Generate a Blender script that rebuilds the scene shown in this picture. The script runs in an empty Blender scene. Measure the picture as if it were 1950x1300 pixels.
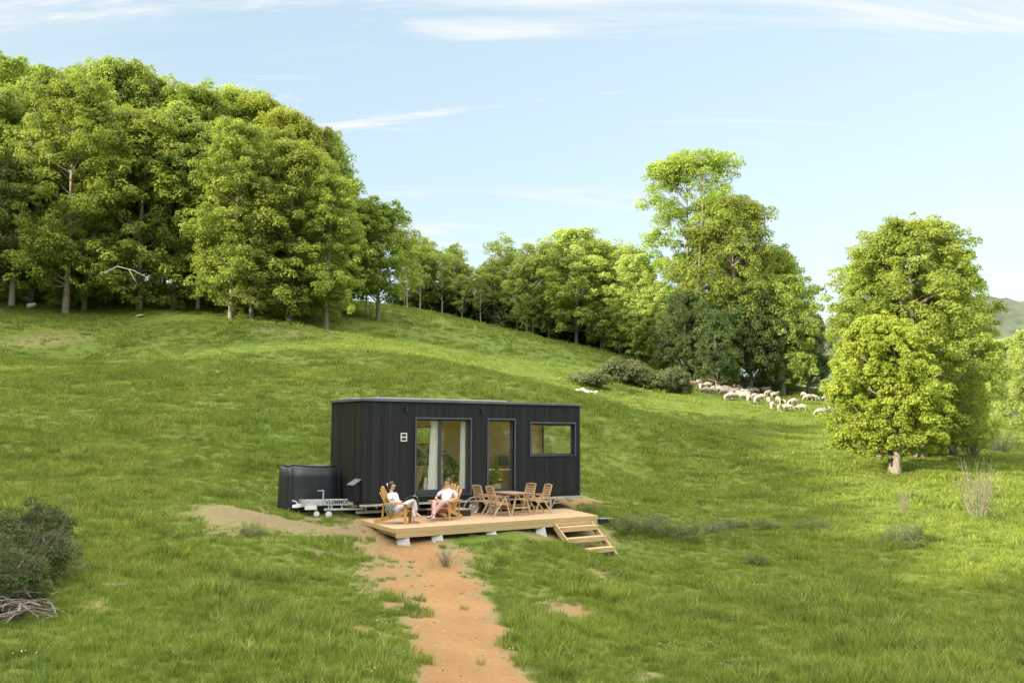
import bpy, math, random
import numpy as np
from mathutils import Matrix, Vector, Euler
random.seed(7); np.random.seed(7)
rad = math.radians
S = bpy.context.scene
C = S.collection
# ------------------------------------------------------------------ camera
CZ, FPX, PIT, ROL = 2.85, 1819.0, .097, .003
cd = bpy.data.cameras.new('camera'); cam = bpy.data.objects.new('camera', cd); C.objects.link(cam)
cd.sensor_width = 36; cd.lens = 36 * FPX / 1950; cd.clip_end = 6000; cd.clip_start = .1
cam.matrix_world = Matrix.Translation((0, 0, CZ)) @ Matrix.Rotation(math.pi / 2 + PIT, 4, 'X') @ Matrix.Rotation(ROL, 4, 'Z')
S.camera = cam
# ------------------------------------------------------------------ light
SUN_EL, SUN_AZ = 17.0, 124.0        # azimuth measured from +Y towards -X (to the left and behind the camera)
sdir = Vector((-math.sin(rad(SUN_AZ)) * math.cos(rad(SUN_EL)), math.cos(rad(SUN_AZ)) * math.cos(rad(SUN_EL)), math.sin(rad(SUN_EL))))
w = bpy.data.worlds.new("World"); S.world = w; w.use_nodes = True
nt = w.node_tree; nt.nodes.clear()
def N(nt, t, **k):
    n = nt.nodes.new(t)
    for a, b in k.items():
        if a.startswith('i_'):
            key = a[2:]; key = int(key) if key.isdigit() else key.replace('_', ' ')
            n.inputs[key].default_value = b
        else: setattr(n, a, b)
    return n
def L(nt, a, b): nt.links.new(a, b)
out = N(nt, 'ShaderNodeOutputWorld'); bg = N(nt, 'ShaderNodeBackground', i_Strength=.12); L(nt, bg.outputs[0], out.inputs[0])
sky = N(nt, 'ShaderNodeTexSky', sky_type='NISHITA', sun_disc=False)
sky.sun_elevation = rad(SUN_EL); sky.sun_rotation = math.atan2(sdir.x, sdir.y) % (2 * math.pi)
sky.air_density = 1.0; sky.dust_density = .4; sky.ozone_density = 2.0
tc = N(nt, 'ShaderNodeTexCoord'); sep = N(nt, 'ShaderNodeSeparateXYZ'); L(nt, tc.outputs['Generated'], sep.inputs[0])
mz = N(nt, 'ShaderNodeMath', operation='ADD', i_1=.22); L(nt, sep.outputs[2], mz.inputs[0])
mzz = N(nt, 'ShaderNodeMath', operation='MAXIMUM', i_1=.06); L(nt, mz.outputs[0], mzz.inputs[0])
cb = N(nt, 'ShaderNodeCombineXYZ')
for i in (0, 1):
    d = N(nt, 'ShaderNodeMath', operation='DIVIDE'); L(nt, sep.outputs[i], d.inputs[0]); L(nt, mzz.outputs[0], d.inputs[1]); L(nt, d.outputs[0], cb.inputs[i])
def cloud(rot, scl, nscale, lo, hi, amt, detail=9, dist=1.2, loc=(0, 0, 0)):
    mp = N(nt, 'ShaderNodeMapping'); mp.inputs['Rotation'].default_value = (0, 0, rad(rot)); mp.inputs['Scale'].default_value = scl
    mp.inputs['Location'].default_value = loc
    L(nt, cb.outputs[0], mp.inputs[0])
    n = N(nt, 'ShaderNodeTexNoise', i_Scale=nscale, i_Detail=detail, i_Roughness=.62, i_Distortion=dist); L(nt, mp.outputs[0], n.inputs['Vector'])
    m = N(nt, 'ShaderNodeMapRange', i_1=lo, i_2=hi, i_3=0.0, i_4=amt); L(nt, n.outputs[0], m.inputs[0]); return m
c1 = cloud(-94, (.42, 2.2, 1), 2.2, .50, .68, 1.0, 12, 1.5, (9.1, 3.3, 0))
c2 = cloud(-80, (.4, 1.9, 1), 1.1, .42, .74, .45, 8, .9, (3, 1, 0))
add = N(nt, 'ShaderNodeMath', operation='ADD', use_clamp=True); L(nt, c1.outputs[0], add.inputs[0]); L(nt, c2.outputs[0], add.inputs[1])
hz = N(nt, 'ShaderNodeMapRange', i_1=0.0, i_2=.40, i_3=.40, i_4=0.16); L(nt, sep.outputs[2], hz.inputs[0])      # thin veil towards the horizon
hzx = N(nt, 'ShaderNodeMapRange', i_1=-.3, i_2=.45, i_3=.5, i_4=1.4); L(nt, sep.outputs[0], hzx.inputs[0]); hzm = N(nt, 'ShaderNodeMath', operation='MULTIPLY', use_clamp=True); L(nt, hz.outputs[0], hzm.inputs[0]); L(nt, hzx.outputs[0], hzm.inputs[1])
mx0 = N(nt, 'ShaderNodeMath', operation='MAXIMUM'); L(nt, add.outputs[0], mx0.inputs[0]); L(nt, hzm.outputs[0], mx0.inputs[1])
tint = N(nt, 'ShaderNodeMix', data_type='RGBA', blend_type='MULTIPLY'); tint.inputs[0].default_value = 1
tint.inputs[7].default_value = (.68, .64, .56, 1); L(nt, sky.outputs[0], tint.inputs[6])
milk = N(nt, 'ShaderNodeMix', data_type='RGBA'); milk.inputs[0].default_value = .62; L(nt, tint.outputs[2], milk.inputs[6]); milk.inputs[7].default_value = (1.14, 1.46, 1.64, 1)      # thin high veil
cm = N(nt, 'ShaderNodeMix', data_type='RGBA'); L(nt, mx0.outputs[0], cm.inputs[0]); L(nt, milk.outputs[2], cm.inputs[6]); cm.inputs[7].default_value = (1.75, 1.80, 1.80, 1)
up = N(nt, 'ShaderNodeMapRange', i_1=.46, i_2=.72, i_3=0.0, i_4=1.0); L(nt, sep.outputs[2], up.inputs[0])          # unseen bright overhead cloud, added as fill light for the shaded ground
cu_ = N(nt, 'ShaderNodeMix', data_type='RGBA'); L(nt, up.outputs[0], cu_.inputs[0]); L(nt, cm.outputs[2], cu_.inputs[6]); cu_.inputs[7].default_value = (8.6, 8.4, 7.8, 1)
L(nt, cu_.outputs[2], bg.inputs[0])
sl = bpy.data.lights.new('sun', 'SUN'); sl.energy = 2.5; sl.angle = rad(1.2); sl.color = (1, .90, .71)
so = bpy.data.objects.new('sun', sl); C.objects.link(so); so.rotation_euler = sdir.to_track_quat('Z', 'Y').to_euler(); so.location = sdir * 100
S.view_settings.view_transform = 'Standard'; S.view_settings.look = 'None'; S.view_settings.exposure = 2.22; S.view_settings.gamma = 1
S.render.engine = 'CYCLES'
S.cycles.max_bounces = 10; S.cycles.diffuse_bounces = 6; S.cycles.transparent_max_bounces = 8
# ------------------------------------------------------------------ materials
def srgb(r, g, b):
    f = lambda c: (c / 255 / 12.92) if c / 255 <= .04045 else ((c / 255 + .055) / 1.055) ** 2.4
    return (f(r), f(g), f(b), 1)
def mat(name, col, rough=.7, metal=0, col2=None, nscale=8, coord='Object', stretch=None, bump=0, bscale=40, detail=4, spec=.5):
    m = bpy.data.materials.new(name); m.use_nodes = True; t = m.node_tree; b = t.nodes['Principled BSDF']
    if len(col) == 3: col = (*col, 1)
    b.inputs['Base Color'].default_value = col; b.inputs['Roughness'].default_value = rough; b.inputs['Metallic'].default_value = metal
    b.inputs['Specular IOR Level'].default_value = spec
    tc = N(t, 'ShaderNodeTexCoord'); v = tc.outputs[coord]
    if stretch:
        mp = N(t, 'ShaderNodeMapping'); mp.inputs['Scale'].default_value = stretch; L(t, v, mp.inputs[0]); v = mp.outputs[0]
    if col2:
        if len(col2) == 3: col2 = (*col2, 1)
        n = N(t, 'ShaderNodeTexNoise', i_Scale=nscale, i_Detail=detail); L(t, v, n.inputs['Vector'])
        r = N(t, 'ShaderNodeMapRange', i_1=.35, i_2=.65); L(t, n.outputs[0], r.inputs[0])
        x = N(t, 'ShaderNodeMix', data_type='RGBA'); x.inputs[6].default_value = col; x.inputs[7].default_value = col2
        L(t, r.outputs[0], x.inputs[0]); L(t, x.outputs[2], b.inputs['Base Color'])
    if bump:
        n = N(t, 'ShaderNodeTexNoise', i_Scale=bscale, i_Detail=5); L(t, v, n.inputs['Vector'])
        bp = N(t, 'ShaderNodeBump', i_Strength=bump, i_Distance=.02); L(t, n.outputs[0], bp.inputs['Height']); L(t, bp.outputs[0], b.inputs['Normal'])
    return m
def plankmat(name, cols, axis, width, rough=.7, grain=(2, 40, 40), bump=.3):
    """wood whose tone changes from board to board along one object axis"""
    m = bpy.data.materials.new(name); m.use_nodes = True; t = m.node_tree; b = t.nodes['Principled BSDF']; b.inputs['Roughness'].default_value = rough
    b.inputs['Specular IOR Level'].default_value = .3
    tc = N(t, 'ShaderNodeTexCoord'); s = N(t, 'ShaderNodeSeparateXYZ'); L(t, tc.outputs['Object'], s.inputs[0])
    d = N(t, 'ShaderNodeMath', operation='DIVIDE', i_1=width); L(t, s.outputs[axis], d.inputs[0])
    fl = N(t, 'ShaderNodeMath', operation='FLOOR'); L(t, d.outputs[0], fl.inputs[0])
    wn = N(t, 'ShaderNodeTexWhiteNoise', noise_dimensions='1D'); L(t, fl.outputs[0], wn.inputs['W'])
    mp = N(t, 'ShaderNodeMapping'); mp.inputs['Scale'].default_value = grain; L(t, tc.outputs['Object'], mp.inputs[0])
    n = N(t, 'ShaderNodeTexNoise', i_Scale=1.0, i_Detail=5); L(t, mp.outputs[0], n.inputs['Vector'])
    a = N(t, 'ShaderNodeMath', operation='MULTIPLY_ADD', i_1=.55); L(t, wn.outputs[0], a.inputs[0])
    q = N(t, 'ShaderNodeMapRange', i_1=.3, i_2=.7, i_3=0, i_4=.45); L(t, n.outputs[0], q.inputs[0]); L(t, q.outputs[0], a.inputs[2])
    x = N(t, 'ShaderNodeMix', data_type='RGBA'); x.inputs[6].default_value = cols[0]; x.inputs[7].default_value = cols[1]
    L(t, a.outputs[0], x.inputs[0]); L(t, x.outputs[2], b.inputs['Base Color'])
    if bump:
        bp = N(t, 'ShaderNodeBump', i_Strength=bump, i_Distance=.01); L(t, n.outputs[0], bp.inputs['Height']); L(t, bp.outputs[0], b.inputs['Normal'])
    return m
def leafmat(name, a, b_, c=None, scale=.35, trans=.5, hue=.009):
    m = bpy.data.materials.new(name); m.use_nodes = True; t = m.node_tree; t.nodes.clear()
    o = N(t, 'ShaderNodeOutputMaterial'); df = N(t, 'ShaderNodeBsdfPrincipled', i_Roughness=.55); df.inputs['Specular IOR Level'].default_value = .25
    tr = N(t, 'ShaderNodeBsdfTranslucent'); mx = N(t, 'ShaderNodeMixShader', i_0=trans)
    tc = N(t, 'ShaderNodeTexCoord'); n = N(t, 'ShaderNodeTexNoise', i_Scale=scale, i_Detail=4); L(t, tc.outputs['Object'], n.inputs['Vector'])
    at = N(t, 'ShaderNodeAttribute', attribute_name='tint')
    ad = N(t, 'ShaderNodeMath', operation='MULTIPLY_ADD', i_1=.45, i_2=-.22); L(t, at.outputs['Fac'], ad.inputs[0])
    r = N(t, 'ShaderNodeMapRange', i_1=.35, i_2=.68); L(t, n.outputs[0], r.inputs[0])
    s_ = N(t, 'ShaderNodeMath', operation='ADD', use_clamp=True); L(t, ad.outputs[0], s_.inputs[0]); L(t, r.outputs[0], s_.inputs[1])
    cr = N(t, 'ShaderNodeValToRGB'); e = cr.color_ramp.elements
    e[0].position = 0; e[0].color = (*a, 1); e[1].position = 1; e[1].color = (*(c or b_), 1)
    if c: k = e.new(.55); k.color = (*b_, 1)
    L(t, s_.outputs[0], cr.inputs[0])
    oi = N(t, 'ShaderNodeObjectInfo'); hs = N(t, 'ShaderNodeHueSaturation')
    hh = N(t, 'ShaderNodeMapRange', i_3=.5 - hue, i_4=.5 + hue); L(t, oi.outputs['Random'], hh.inputs[0]); L(t, hh.outputs[0], hs.inputs['Hue'])
    vv = N(t, 'ShaderNodeMapRange', i_3=.82, i_4=1.18); L(t, oi.outputs['Random'], vv.inputs[0]); L(t, vv.outputs[0], hs.inputs['Value'])
    L(t, cr.outputs[0], hs.inputs['Color'])
    L(t, hs.outputs[0], df.inputs['Base Color'])
    g = N(t, 'ShaderNodeMix', data_type='RGBA', blend_type='MULTIPLY'); g.inputs[0].default_value = 1; g.inputs[7].default_value = (1.2, 1.12, .6, 1)
    L(t, hs.outputs[0], g.inputs[6]); L(t, g.outputs[2], tr.inputs[0])
    L(t, df.outputs[0], mx.inputs[1]); L(t, tr.outputs[0], mx.inputs[2]); L(t, mx.outputs[0], o.inputs[0])
    return m
M = {}
M['oak'] = leafmat('oak_leaves', (.15, .205, .045), (.225, .29, .062), (.31, .375, .085))
M['oak_bright'] = leafmat('bright_oak_leaves', (.18, .245, .045), (.255, .33, .065), (.335, .40, .085))
M['yellow'] = leafmat('yellow_green_leaves', (.24, .33, .045), (.335, .42, .06), (.41, .48, .08), .5)
M['lime'] = leafmat('light_green_leaves', (.20, .285, .05), (.285, .375, .068), (.36, .44, .09), .4)
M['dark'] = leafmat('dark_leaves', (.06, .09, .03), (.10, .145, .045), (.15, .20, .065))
M['greygreen'] = leafmat('grey_green_leaves', (.17, .20, .08), (.24, .28, .12), (.30, .34, .15))
M['ridgeleaf'] = leafmat('ridge_leaves', (.25, .325, .08), (.335, .405, .11), (.41, .46, .14))
M['bronze'] = leafmat('bronze_young_leaves', (.22, .285, .045), (.31, .365, .06), (.38, .42, .075))
M['scrub'] = leafmat('scrub_leaves', (.10, .12, .05), (.15, .185, .075), (.20, .24, .10), 1.5)
M['bark'] = mat('bark', (.16, .13, .10), .9, col2=(.28, .25, .20), nscale=3, stretch=(4, 4, 1), bump=.8, bscale=6)
M['bark_pale'] = mat('pale_bark', (.30, .26, .21), .9, col2=(.42, .38, .32), nscale=3, stretch=(4, 4, 1), bump=.6, bscale=6)
M['twig'] = mat('dry_twigs', (.13, .105, .08), .9, col2=(.22, .19, .16), nscale=5)
M['char'] = plankmat('charred_cladding', ((.004, .0052, .0065, 1), (.020, .022, .025, 1)), 0, .145, .62, (30, 30, 1.6), .5)
M['char_end'] = plankmat('charred_end_cladding', ((.007, .007, .0065, 1), (.028, .026, .023, 1)), 1, .145, .62, (30, 30, 1.6), .5)
M['backing'] = mat('dark_backing', (.006, .006, .007), .9)
M['frame'] = mat('anthracite_frame', (.035, .045, .062), .4, col2=(.042, .053, .07), nscale=2)
M['trim'] = mat('grey_blue_trim', (.10, .115, .14), .45, col2=(.13, .14, .165), nscale=3)
M['coping'] = mat('metal_coping', (.12, .135, .16), .45, metal=.4, col2=(.16, .175, .20), nscale=2)
M['galv'] = mat('galvanised_steel', (.50, .52, .55), .38, metal=.6, col2=(.62, .64, .67), nscale=14)
M['galv_dull'] = mat('dull_galvanised_steel', (.36, .36, .35), .5, metal=.4, col2=(.5, .5, .49), nscale=9)
M['black'] = mat('black_plastic', (.012, .013, .016), .5, col2=(.02, .02, .022), nscale=5)
M['tarp'] = mat('black_tarpaulin', (.014, .017, .024), .42, col2=(.024, .028, .036), nscale=3, stretch=(1, 1, .35), bump=.6, bscale=3)
M['rubber'] = mat('tyre_rubber', (.018, .018, .019), .8, col2=(.03, .03, .03), nscale=20)
M['white'] = mat('white_paint', (.75, .75, .73), .6, col2=(.68, .68, .66), nscale=8)
M['orange'] = mat('orange_reflector', (.75, .35, .12), .3, col2=(.8, .45, .2), nscale=20)
M['panel'] = mat('solar_cells', (.012, .016, .03), .15, col2=(.02, .025, .04), nscale=10)
M['alu'] = mat('aluminium', (.70, .72, .70), .35, metal=.6, col2=(.78, .79, .77), nscale=20)
M['deckwood'] = plankmat('deck_boards', ((.33, .215, .125, 1), (.45, .31, .19, 1)), 1, .142, .75, (1.5, 30, 30), .3)
M['fascia'] = mat('pine_fascia', (.38, .265, .125), .7, col2=(.47, .34, .18), nscale=3, stretch=(1, 8, 14), bump=.2, bscale=8)
M['pine'] = mat('interior_pine', (.72, .54, .30), .6, col2=(.80, .63, .38), nscale=2, stretch=(1, 1, 6))
M['chairwood'] = mat('honey_oiled_wood', (.42, .225, .06), .5, col2=(.52, .30, .09), nscale=6, stretch=(1, 5, 3))
M['chairpale'] = mat('pale_varnished_wood', (.60, .38, .15), .5, col2=(.70, .47, .21), nscale=6, stretch=(1, 5, 3))
M['teak'] = mat('teak_wood', (.36, .225, .12), .55, col2=(.45, .295, .16), nscale=5, stretch=(4, 1, 3))
M['teakpale'] = mat('pale_teak_legs', (.42, .285, .16), .55, col2=(.50, .35, .20), nscale=5)
M['tabletop'] = mat('brown_tabletop', (.30, .19, .14), .42, col2=(.38, .25, .185), nscale=4, stretch=(3, 1, 1))
M['stepwood'] = mat('step_top_wood', (.30, .20, .15), .7, col2=(.36, .25, .19), nscale=5, stretch=(1, 6, 1))
M['concrete'] = mat('concrete', (.42, .43, .43), .9, col2=(.5, .5, .5), nscale=9, bump=.4, bscale=20)
M['stone'] = mat('pale_limestone', (.40, .37, .34), .9, col2=(.58, .55, .52), nscale=4, bump=.8, bscale=6)
M['curtain'] = mat('linen_curtain', (.80, .79, .75), .85, col2=(.86, .85, .82), nscale=4, stretch=(6, 6, 1))
M['wool'] = mat('sheep_wool', (.25, .21, .17), .95, col2=(.37, .315, .26), nscale=5, bump=1, bscale=14)
M['skin'] = mat('skin', (.50, .285, .20), .5, col2=(.56, .33, .24), nscale=14)
M['tee'] = mat('white_cotton', (.58, .59, .62), .85, col2=(.65, .65, .68), nscale=7, bump=.4, bscale=14)
M['wtrouser'] = mat('off_white_trousers', (.50, .49, .52), .85, col2=(.70, .69, .71), nscale=7, bump=.4, bscale=14)
M['pink'] = mat('dusty_pink_trousers', (.38, .215, .21), .85, col2=(.45, .265, .26), nscale=7, bump=.4, bscale=14)
M['hair'] = mat('dark_hair', (.012, .010, .010), .45, col2=(.03, .025, .02), nscale=30)
M['hairbrown'] = mat('brown_hair', (.07, .035, .018), .55, col2=(.11, .06, .035), nscale=30)
M['leather'] = mat('tan_leather', (.32, .13, .06), .5, col2=(.4, .18, .09), nscale=12)
M['sandal'] = mat('dark_sandal', (.05, .045, .045), .6, col2=(.12, .11, .10), nscale=12)
M['lips'] = mat('lips', (.42, .13, .11), .5)
M['eye'] = mat('eye_dark', (.03, .02, .02), .3)
M['olive'] = mat('olive_grey_cloth', (.15, .16, .12), .9, col2=(.21, .22, .17), nscale=9, bump=.5, bscale=12)
M['dogblack'] = mat('black_dog_fur', (.012, .012, .012), .8, col2=(.03, .028, .026), nscale=20)
M['dogwhite'] = mat('white_dog_fur', (.72, .70, .66), .85, col2=(.62, .60, .56), nscale=20)
M['pot'] = mat('wicker_pot', (.34, .22, .13), .85, col2=(.42, .29, .18), nscale=20)
M['linen'] = mat('white_worktop', (.72, .71, .68), .4, col2=(.78, .77, .74), nscale=6)
M['steel_dark'] = mat('dark_cookware', (.02, .022, .024), .35)
def stripe_mat():
    m = bpy.data.materials.new('striped_blanket'); m.use_nodes = True; t = m.node_tree; b = t.nodes['Principled BSDF']; b.inputs['Roughness'].default_value = .95
    tc = N(t, 'ShaderNodeTexCoord'); wv = N(t, 'ShaderNodeTexWave', i_Scale=5.5, i_Distortion=1.6); wv.wave_type = 'BANDS'; wv.bands_direction = 'DIAGONAL'; L(t, tc.outputs['Object'], wv.inputs['Vector'])
    r = N(t, 'ShaderNodeMapRange', i_1=.35, i_2=.6); L(t, wv.outputs[0], r.inputs[0])
    x = N(t, 'ShaderNodeMix', data_type='RGBA'); x.inputs[6].default_value = (.035, .038, .045, 1); x.inputs[7].default_value = (.16, .165, .15, 1); L(t, r.outputs[0], x.inputs[0]); L(t, x.outputs[2], b.inputs['Base Color'])
    return m
M['blanket'] = stripe_mat()
def glass_mat():
    m = bpy.data.materials.new('window_glass'); m.use_nodes = True; t = m.node_tree; t.nodes.clear(); o = N(t, 'ShaderNodeOutputMaterial')
    gl = N(t, 'ShaderNodeBsdfGlossy', i_Roughness=.01); gl.inputs[0].default_value = (.95, .97, 1, 1)
    tr = N(t, 'ShaderNodeBsdfTransparent'); tr.inputs[0].default_value = (.90, .93, .92, 1)
    lw = N(t, 'ShaderNodeLayerWeight', i_Blend=.5); pw = N(t, 'ShaderNodeMath', operation='POWER', i_1=3.0); L(t, lw.outputs['Facing'], pw.inputs[0]); fr = N(t, 'ShaderNodeMath', operation='MULTIPLY_ADD', i_1=.75, i_2=.13); L(t, pw.outputs[0], fr.inputs[0]); mx = N(t, 'ShaderNodeMixShader')
    L(t, fr.outputs[0], mx.inputs[0]); L(t, tr.outputs[0], mx.inputs[1]); L(t, gl.outputs[0], mx.inputs[2]); L(t, mx.outputs[0], o.inputs[0]); return m
M['glass'] = glass_mat()
# ------------------------------------------------------------------ tagging and mesh helpers
def tag(o, label=None, cat=None, group=None, kind=None):
    if label: o['label'] = label
    if cat: o['category'] = cat
    if group: o['group'] = group
    if kind: o['kind'] = kind
    return o
def thing(name, label, cat, loc=(0, 0, 0), rz=0, group=None, par=None):
    o = bpy.data.objects.new(name, None); C.objects.link(o); o.location = loc; o.rotation_euler = (0, 0, rz); o.empty_display_size = .2
    return tag(o, label, cat, group)
def link_mesh(name, me, m=None, par=None):
    o = bpy.data.objects.new(name, me); C.objects.link(o)
    if m: me.materials.append(m)
    if par: o.parent = par
    return o
def np_mesh(name, V, F, smooth=False):
    """V (n,3); F (m,k) all faces with k corners"""
    V = np.asarray(V, np.float32); F = np.asarray(F, np.int32); k = F.shape[1]
    me = bpy.data.meshes.new(name); me.vertices.add(len(V)); me.vertices.foreach_set('co', V.ravel())
    me.loops.add(F.size); me.loops.foreach_set('vertex_index', F.ravel())
    me.polygons.add(len(F)); me.polygons.foreach_set('loop_start', np.arange(0, F.size, k, dtype=np.int32)); me.polygons.foreach_set('loop_total', np.full(len(F), k, np.int32))
    if smooth: me.polygons.foreach_set('use_smooth', np.ones(len(F), bool))
    me.update(calc_edges=True); return me
class MB:
    def __init__(s): s.v = []; s.f = []; s.sm = []
    def add(s, vs, fs, smooth=False):
        b = len(s.v); s.v += [tuple(x) for x in vs]; s.f += [tuple(i + b for i in f) for f in fs]; s.sm += [smooth] * len(fs)
    def box(s, c, d, R=None):
        x, y, z = d[0] / 2, d[1] / 2, d[2] / 2
        vs = [Vector((i * x, j * y, k * z)) for i in (-1, 1) for j in (-1, 1) for k in (-1, 1)]
        if R is not None: vs = [R @ v for v in vs]
        s.add([v + Vector(c) for v in vs], [(0, 1, 3, 2), (4, 6, 7, 5), (0, 4, 5, 1), (2, 3, 7, 6), (0, 2, 6, 4), (1, 5, 7, 3)]); return s
    def ext(s, a, b): return s.box(((a[0] + b[0]) / 2, (a[1] + b[1]) / 2, (a[2] + b[2]) / 2), (abs(b[0] - a[0]), abs(b[1] - a[1]), abs(b[2] - a[2])))
    def beam(s, p, q, w_, h, up=(0, 0, 1)):
        p, q = Vector(p), Vector(q); d = (q - p); l = d.length; d.normalize(); sd = Vector(up).cross(d)
        if sd.length < 1e-4: sd = Vector((1, 0, 0)).cross(d)
        sd.normalize(); u = d.cross(sd); R = Matrix((d, sd, u)).transposed()
        return s.box((p + q) / 2, (l, w_, h), R)
    def tube(s, pts, rs, n=8, cap=True, smooth=True):
        pts = [Vector(p) for p in pts]
        if not hasattr(rs, '__len__'): rs = [rs] * len(pts)
        ref = Vector((0, 0, 1)); vs = []
        for i, p in enumerate(pts):
            d = (pts[min(i + 1, len(pts) - 1)] - pts[max(i - 1, 0)]).normalized()
            a = d.cross(ref)
            if a.length < .1: a = d.cross(Vector((1, 0, 0)))
            a.normalize(); b = d.cross(a)
            for k in range(n):
                t = 2 * math.pi * k / n; vs.append(p + (a * math.cos(t) + b * math.sin(t)) * rs[i])
        fs = [(i * n + k, i * n + (k + 1) % n, (i + 1) * n + (k + 1) % n, (i + 1) * n + k) for i in range(len(pts) - 1) for k in range(n)]
        s.add(vs, fs, smooth)
        if cap: s.add(vs[:n], [tuple(range(n))]); s.add(vs[-n:], [tuple(range(n - 1, -1, -1))])
        return s
    def lathe(s, c, ax, prof, n=24, smooth=True):
        """prof: (distance along axis, radius)"""
        c, ax = Vector(c), Vector(ax).normalized(); a = ax.cross(Vector((0, 0, 1)))
        if a.length < .1: a = ax.cross(Vector((1, 0, 0)))
        a.normalize(); b = ax.cross(a); vs = []
        for t, r in prof:
            for k in range(n):
                q = 2 * math.pi * k / n; vs.append(c + ax * t + (a * math.cos(q) + b * math.sin(q)) * max(r, .0005))
        s.add(vs, [(i * n + k, i * n + (k + 1) % n, (i + 1) * n + (k + 1) % n, (i + 1) * n + k) for i in range(len(prof) - 1) for k in range(n)], smooth); return s
    def prism(s, poly, thick, T):
        """poly in local xy, extruded by +-thick/2 in local z, placed by 4x4 T"""
        n = len(poly); vs = [T @ Vector((x, y, sgn * thick / 2)) for sgn in (-1, 1) for x, y in poly]
        s.add(vs, [tuple(range(n - 1, -1, -1)), tuple(range(n, 2 * n))] + [(i, (i + 1) % n, n + (i + 1) % n, n + i) for i in range(n)]); return s
    def build(s, name, m, par=None, bevel=0, label=None):
        me = bpy.data.meshes.new(name); me.from_pydata(s.v, [], s.f); me.polygons.foreach_set('use_smooth', s.sm); me.update()
        o = link_mesh(name, me, m, par)
        if bevel:
            b = o.modifiers.new('bevel', 'BEVEL'); b.width = bevel; b.segments = 2; b.limit_method = 'ANGLE'
        if label: o['label'] = label
        return o
def copy_tree(o, parent=None):
    c = o.copy(); C.objects.link(c)
    if parent: c.parent = parent
    for ch in list(o.children): copy_tree(ch, c)
    return c
def skin_mesh(name, chains, sub=2, noise=0):
    """chains: list of lists of (x,y,z,r) or (x,y,z,rx,ry); a chain may start with ('@', index of an earlier vertex)"""
    V = []; E = []; Rr = []
    for ch in chains:
        prev = None
        for p in ch:
            if p[0] == '@': prev = p[1] if p[1] >= 0 else len(V) + p[1]; continue
            V.append(p[:3]); Rr.append((p[3], p[4] if len(p) > 4 else p[3])); i = len(V) - 1
            if prev is not None: E.append((prev, i))
            prev = i
    me = bpy.data.meshes.new(name); me.from_pydata(V, E, []); o = bpy.data.objects.new(name, me); C.objects.link(o)
    o.modifiers.new('skin', 'SKIN').use_smooth_shade = True
    for i, r in enumerate(Rr):
        me.skin_vertices[0].data[i].radius = r; me.skin_vertices[0].data[i].use_root = (i == 0)
    o.modifiers.new('sub', 'SUBSURF').levels = sub; o.modifiers['sub'].render_levels = sub
    bpy.context.view_layer.update(); dg = bpy.context.evaluated_depsgraph_get()
    out_ = bpy.data.meshes.new_from_object(o.evaluated_get(dg)); out_.name = name
    bpy.data.objects.remove(o); bpy.data.meshes.remove(me)
    out_.polygons.foreach_set('use_smooth', np.ones(len(out_.polygons), bool))
    if noise:
        n = len(out_.vertices); co = np.empty(n * 3, np.float32); out_.vertices.foreach_get('co', co); co = co.reshape(-1, 3)
        co += noise * np.sin(co[:, [1, 2, 0]] * 37) * np.cos(co[:, [2, 0, 1]] * 29); out_.vertices.foreach_set('co', co.ravel())
    out_.update(); return out_
# ------------------------------------------------------------------ terrain
def ray(px, py):
    c, s = math.cos(ROL), math.sin(ROL); a = px - 975; b = py - 650; u = c * a + s * b; v = -s * a + c * b
    return np.array([u, FPX * math.cos(PIT) + v * math.sin(PIT), FPX * math.sin(PIT) - v * math.cos(PIT)]) / FPX
def at(px, py, Y):
    d = ray(px, py); return d * Y / d[1] + np.array([0, 0, CZ])
CP = [at(*q) for q in [
    (20, 588, 80), (300, 598, 80), (550, 614, 80), (640, 604, 92), (760, 606, 97), (830, 598, 122), (1000, 637, 118), (1150, 667, 114), (1250, 688, 110),
    (1330, 712, 106), (1400, 752, 98), (1480, 728, 112), (1560, 788, 88), (1705, 896, 50), (1700, 800, 92), (1850, 822, 85), (1940, 802, 110), (1920, 935, 45),
    (200, 750, 50), (500, 740, 53), (900, 720, 60), (1100, 755, 60), (200, 900, 33), (450, 880, 37), (1250, 1000, 36), (1250, 900, 49), (1250, 800, 73),
    (1500, 1000, 36.5), (1500, 900, 50), (1720, 1020, 35), (1250, 1130, 25.5), (1250, 1300, 17.5), (1900, 1000, 37), (1900, 1110, 28), (1900, 1300, 18.5), (1560, 1150, 25),
    (50, 1060, 21.5), (50, 1300, 13.6), (300, 1100, 21.5), (600, 1100, 23.5), (600, 1300, 15), (850, 1150, 22.5), (900, 1300, 16), (400, 990, 27.5),
    (700, 640, 82), (100, 670, 66), (950, 1016, 29.8), (1010, 1014, 30.8), (860, 1024, 28.9), (757, 1033, 28.2), (1127, 1060, 30.2), (1185, 1062, 29.8), (1080, 1075, 28.5)]]
CP += [np.array(q, float) for q in [(-4.8, 30.5, 0.1), (-6.5, 32.5, .35), (-1, 33.5, .08), (2.6, 36, .12), (1, 38.5, .6), (-5.5, 34.5, .55), (3.8, 34.5, -.15),
    (-50, 50, 9.5), (-60, 20, 5), (-50, 0, 1.5), (-100, 80, 20), (-30, 110, 19), (-70, 120, 24), (0, 0, -2.6), (10, -40, -5), (-40, -40, -1), (60, 0, -4), (60, 60, -1), (90, 100, -1), (60, 160, 0),
    (0, 160, 15), (30, 150, 5), (-60, 180, 24), (120, 40, -8), (60, -60, -8), (140, 140, -4)]]
CP += [np.array(q, float) for q in [(3.1, 30.6, -1.2), (4.1, 31.2, -1.15)]]
CP = np.array(CP)
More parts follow.
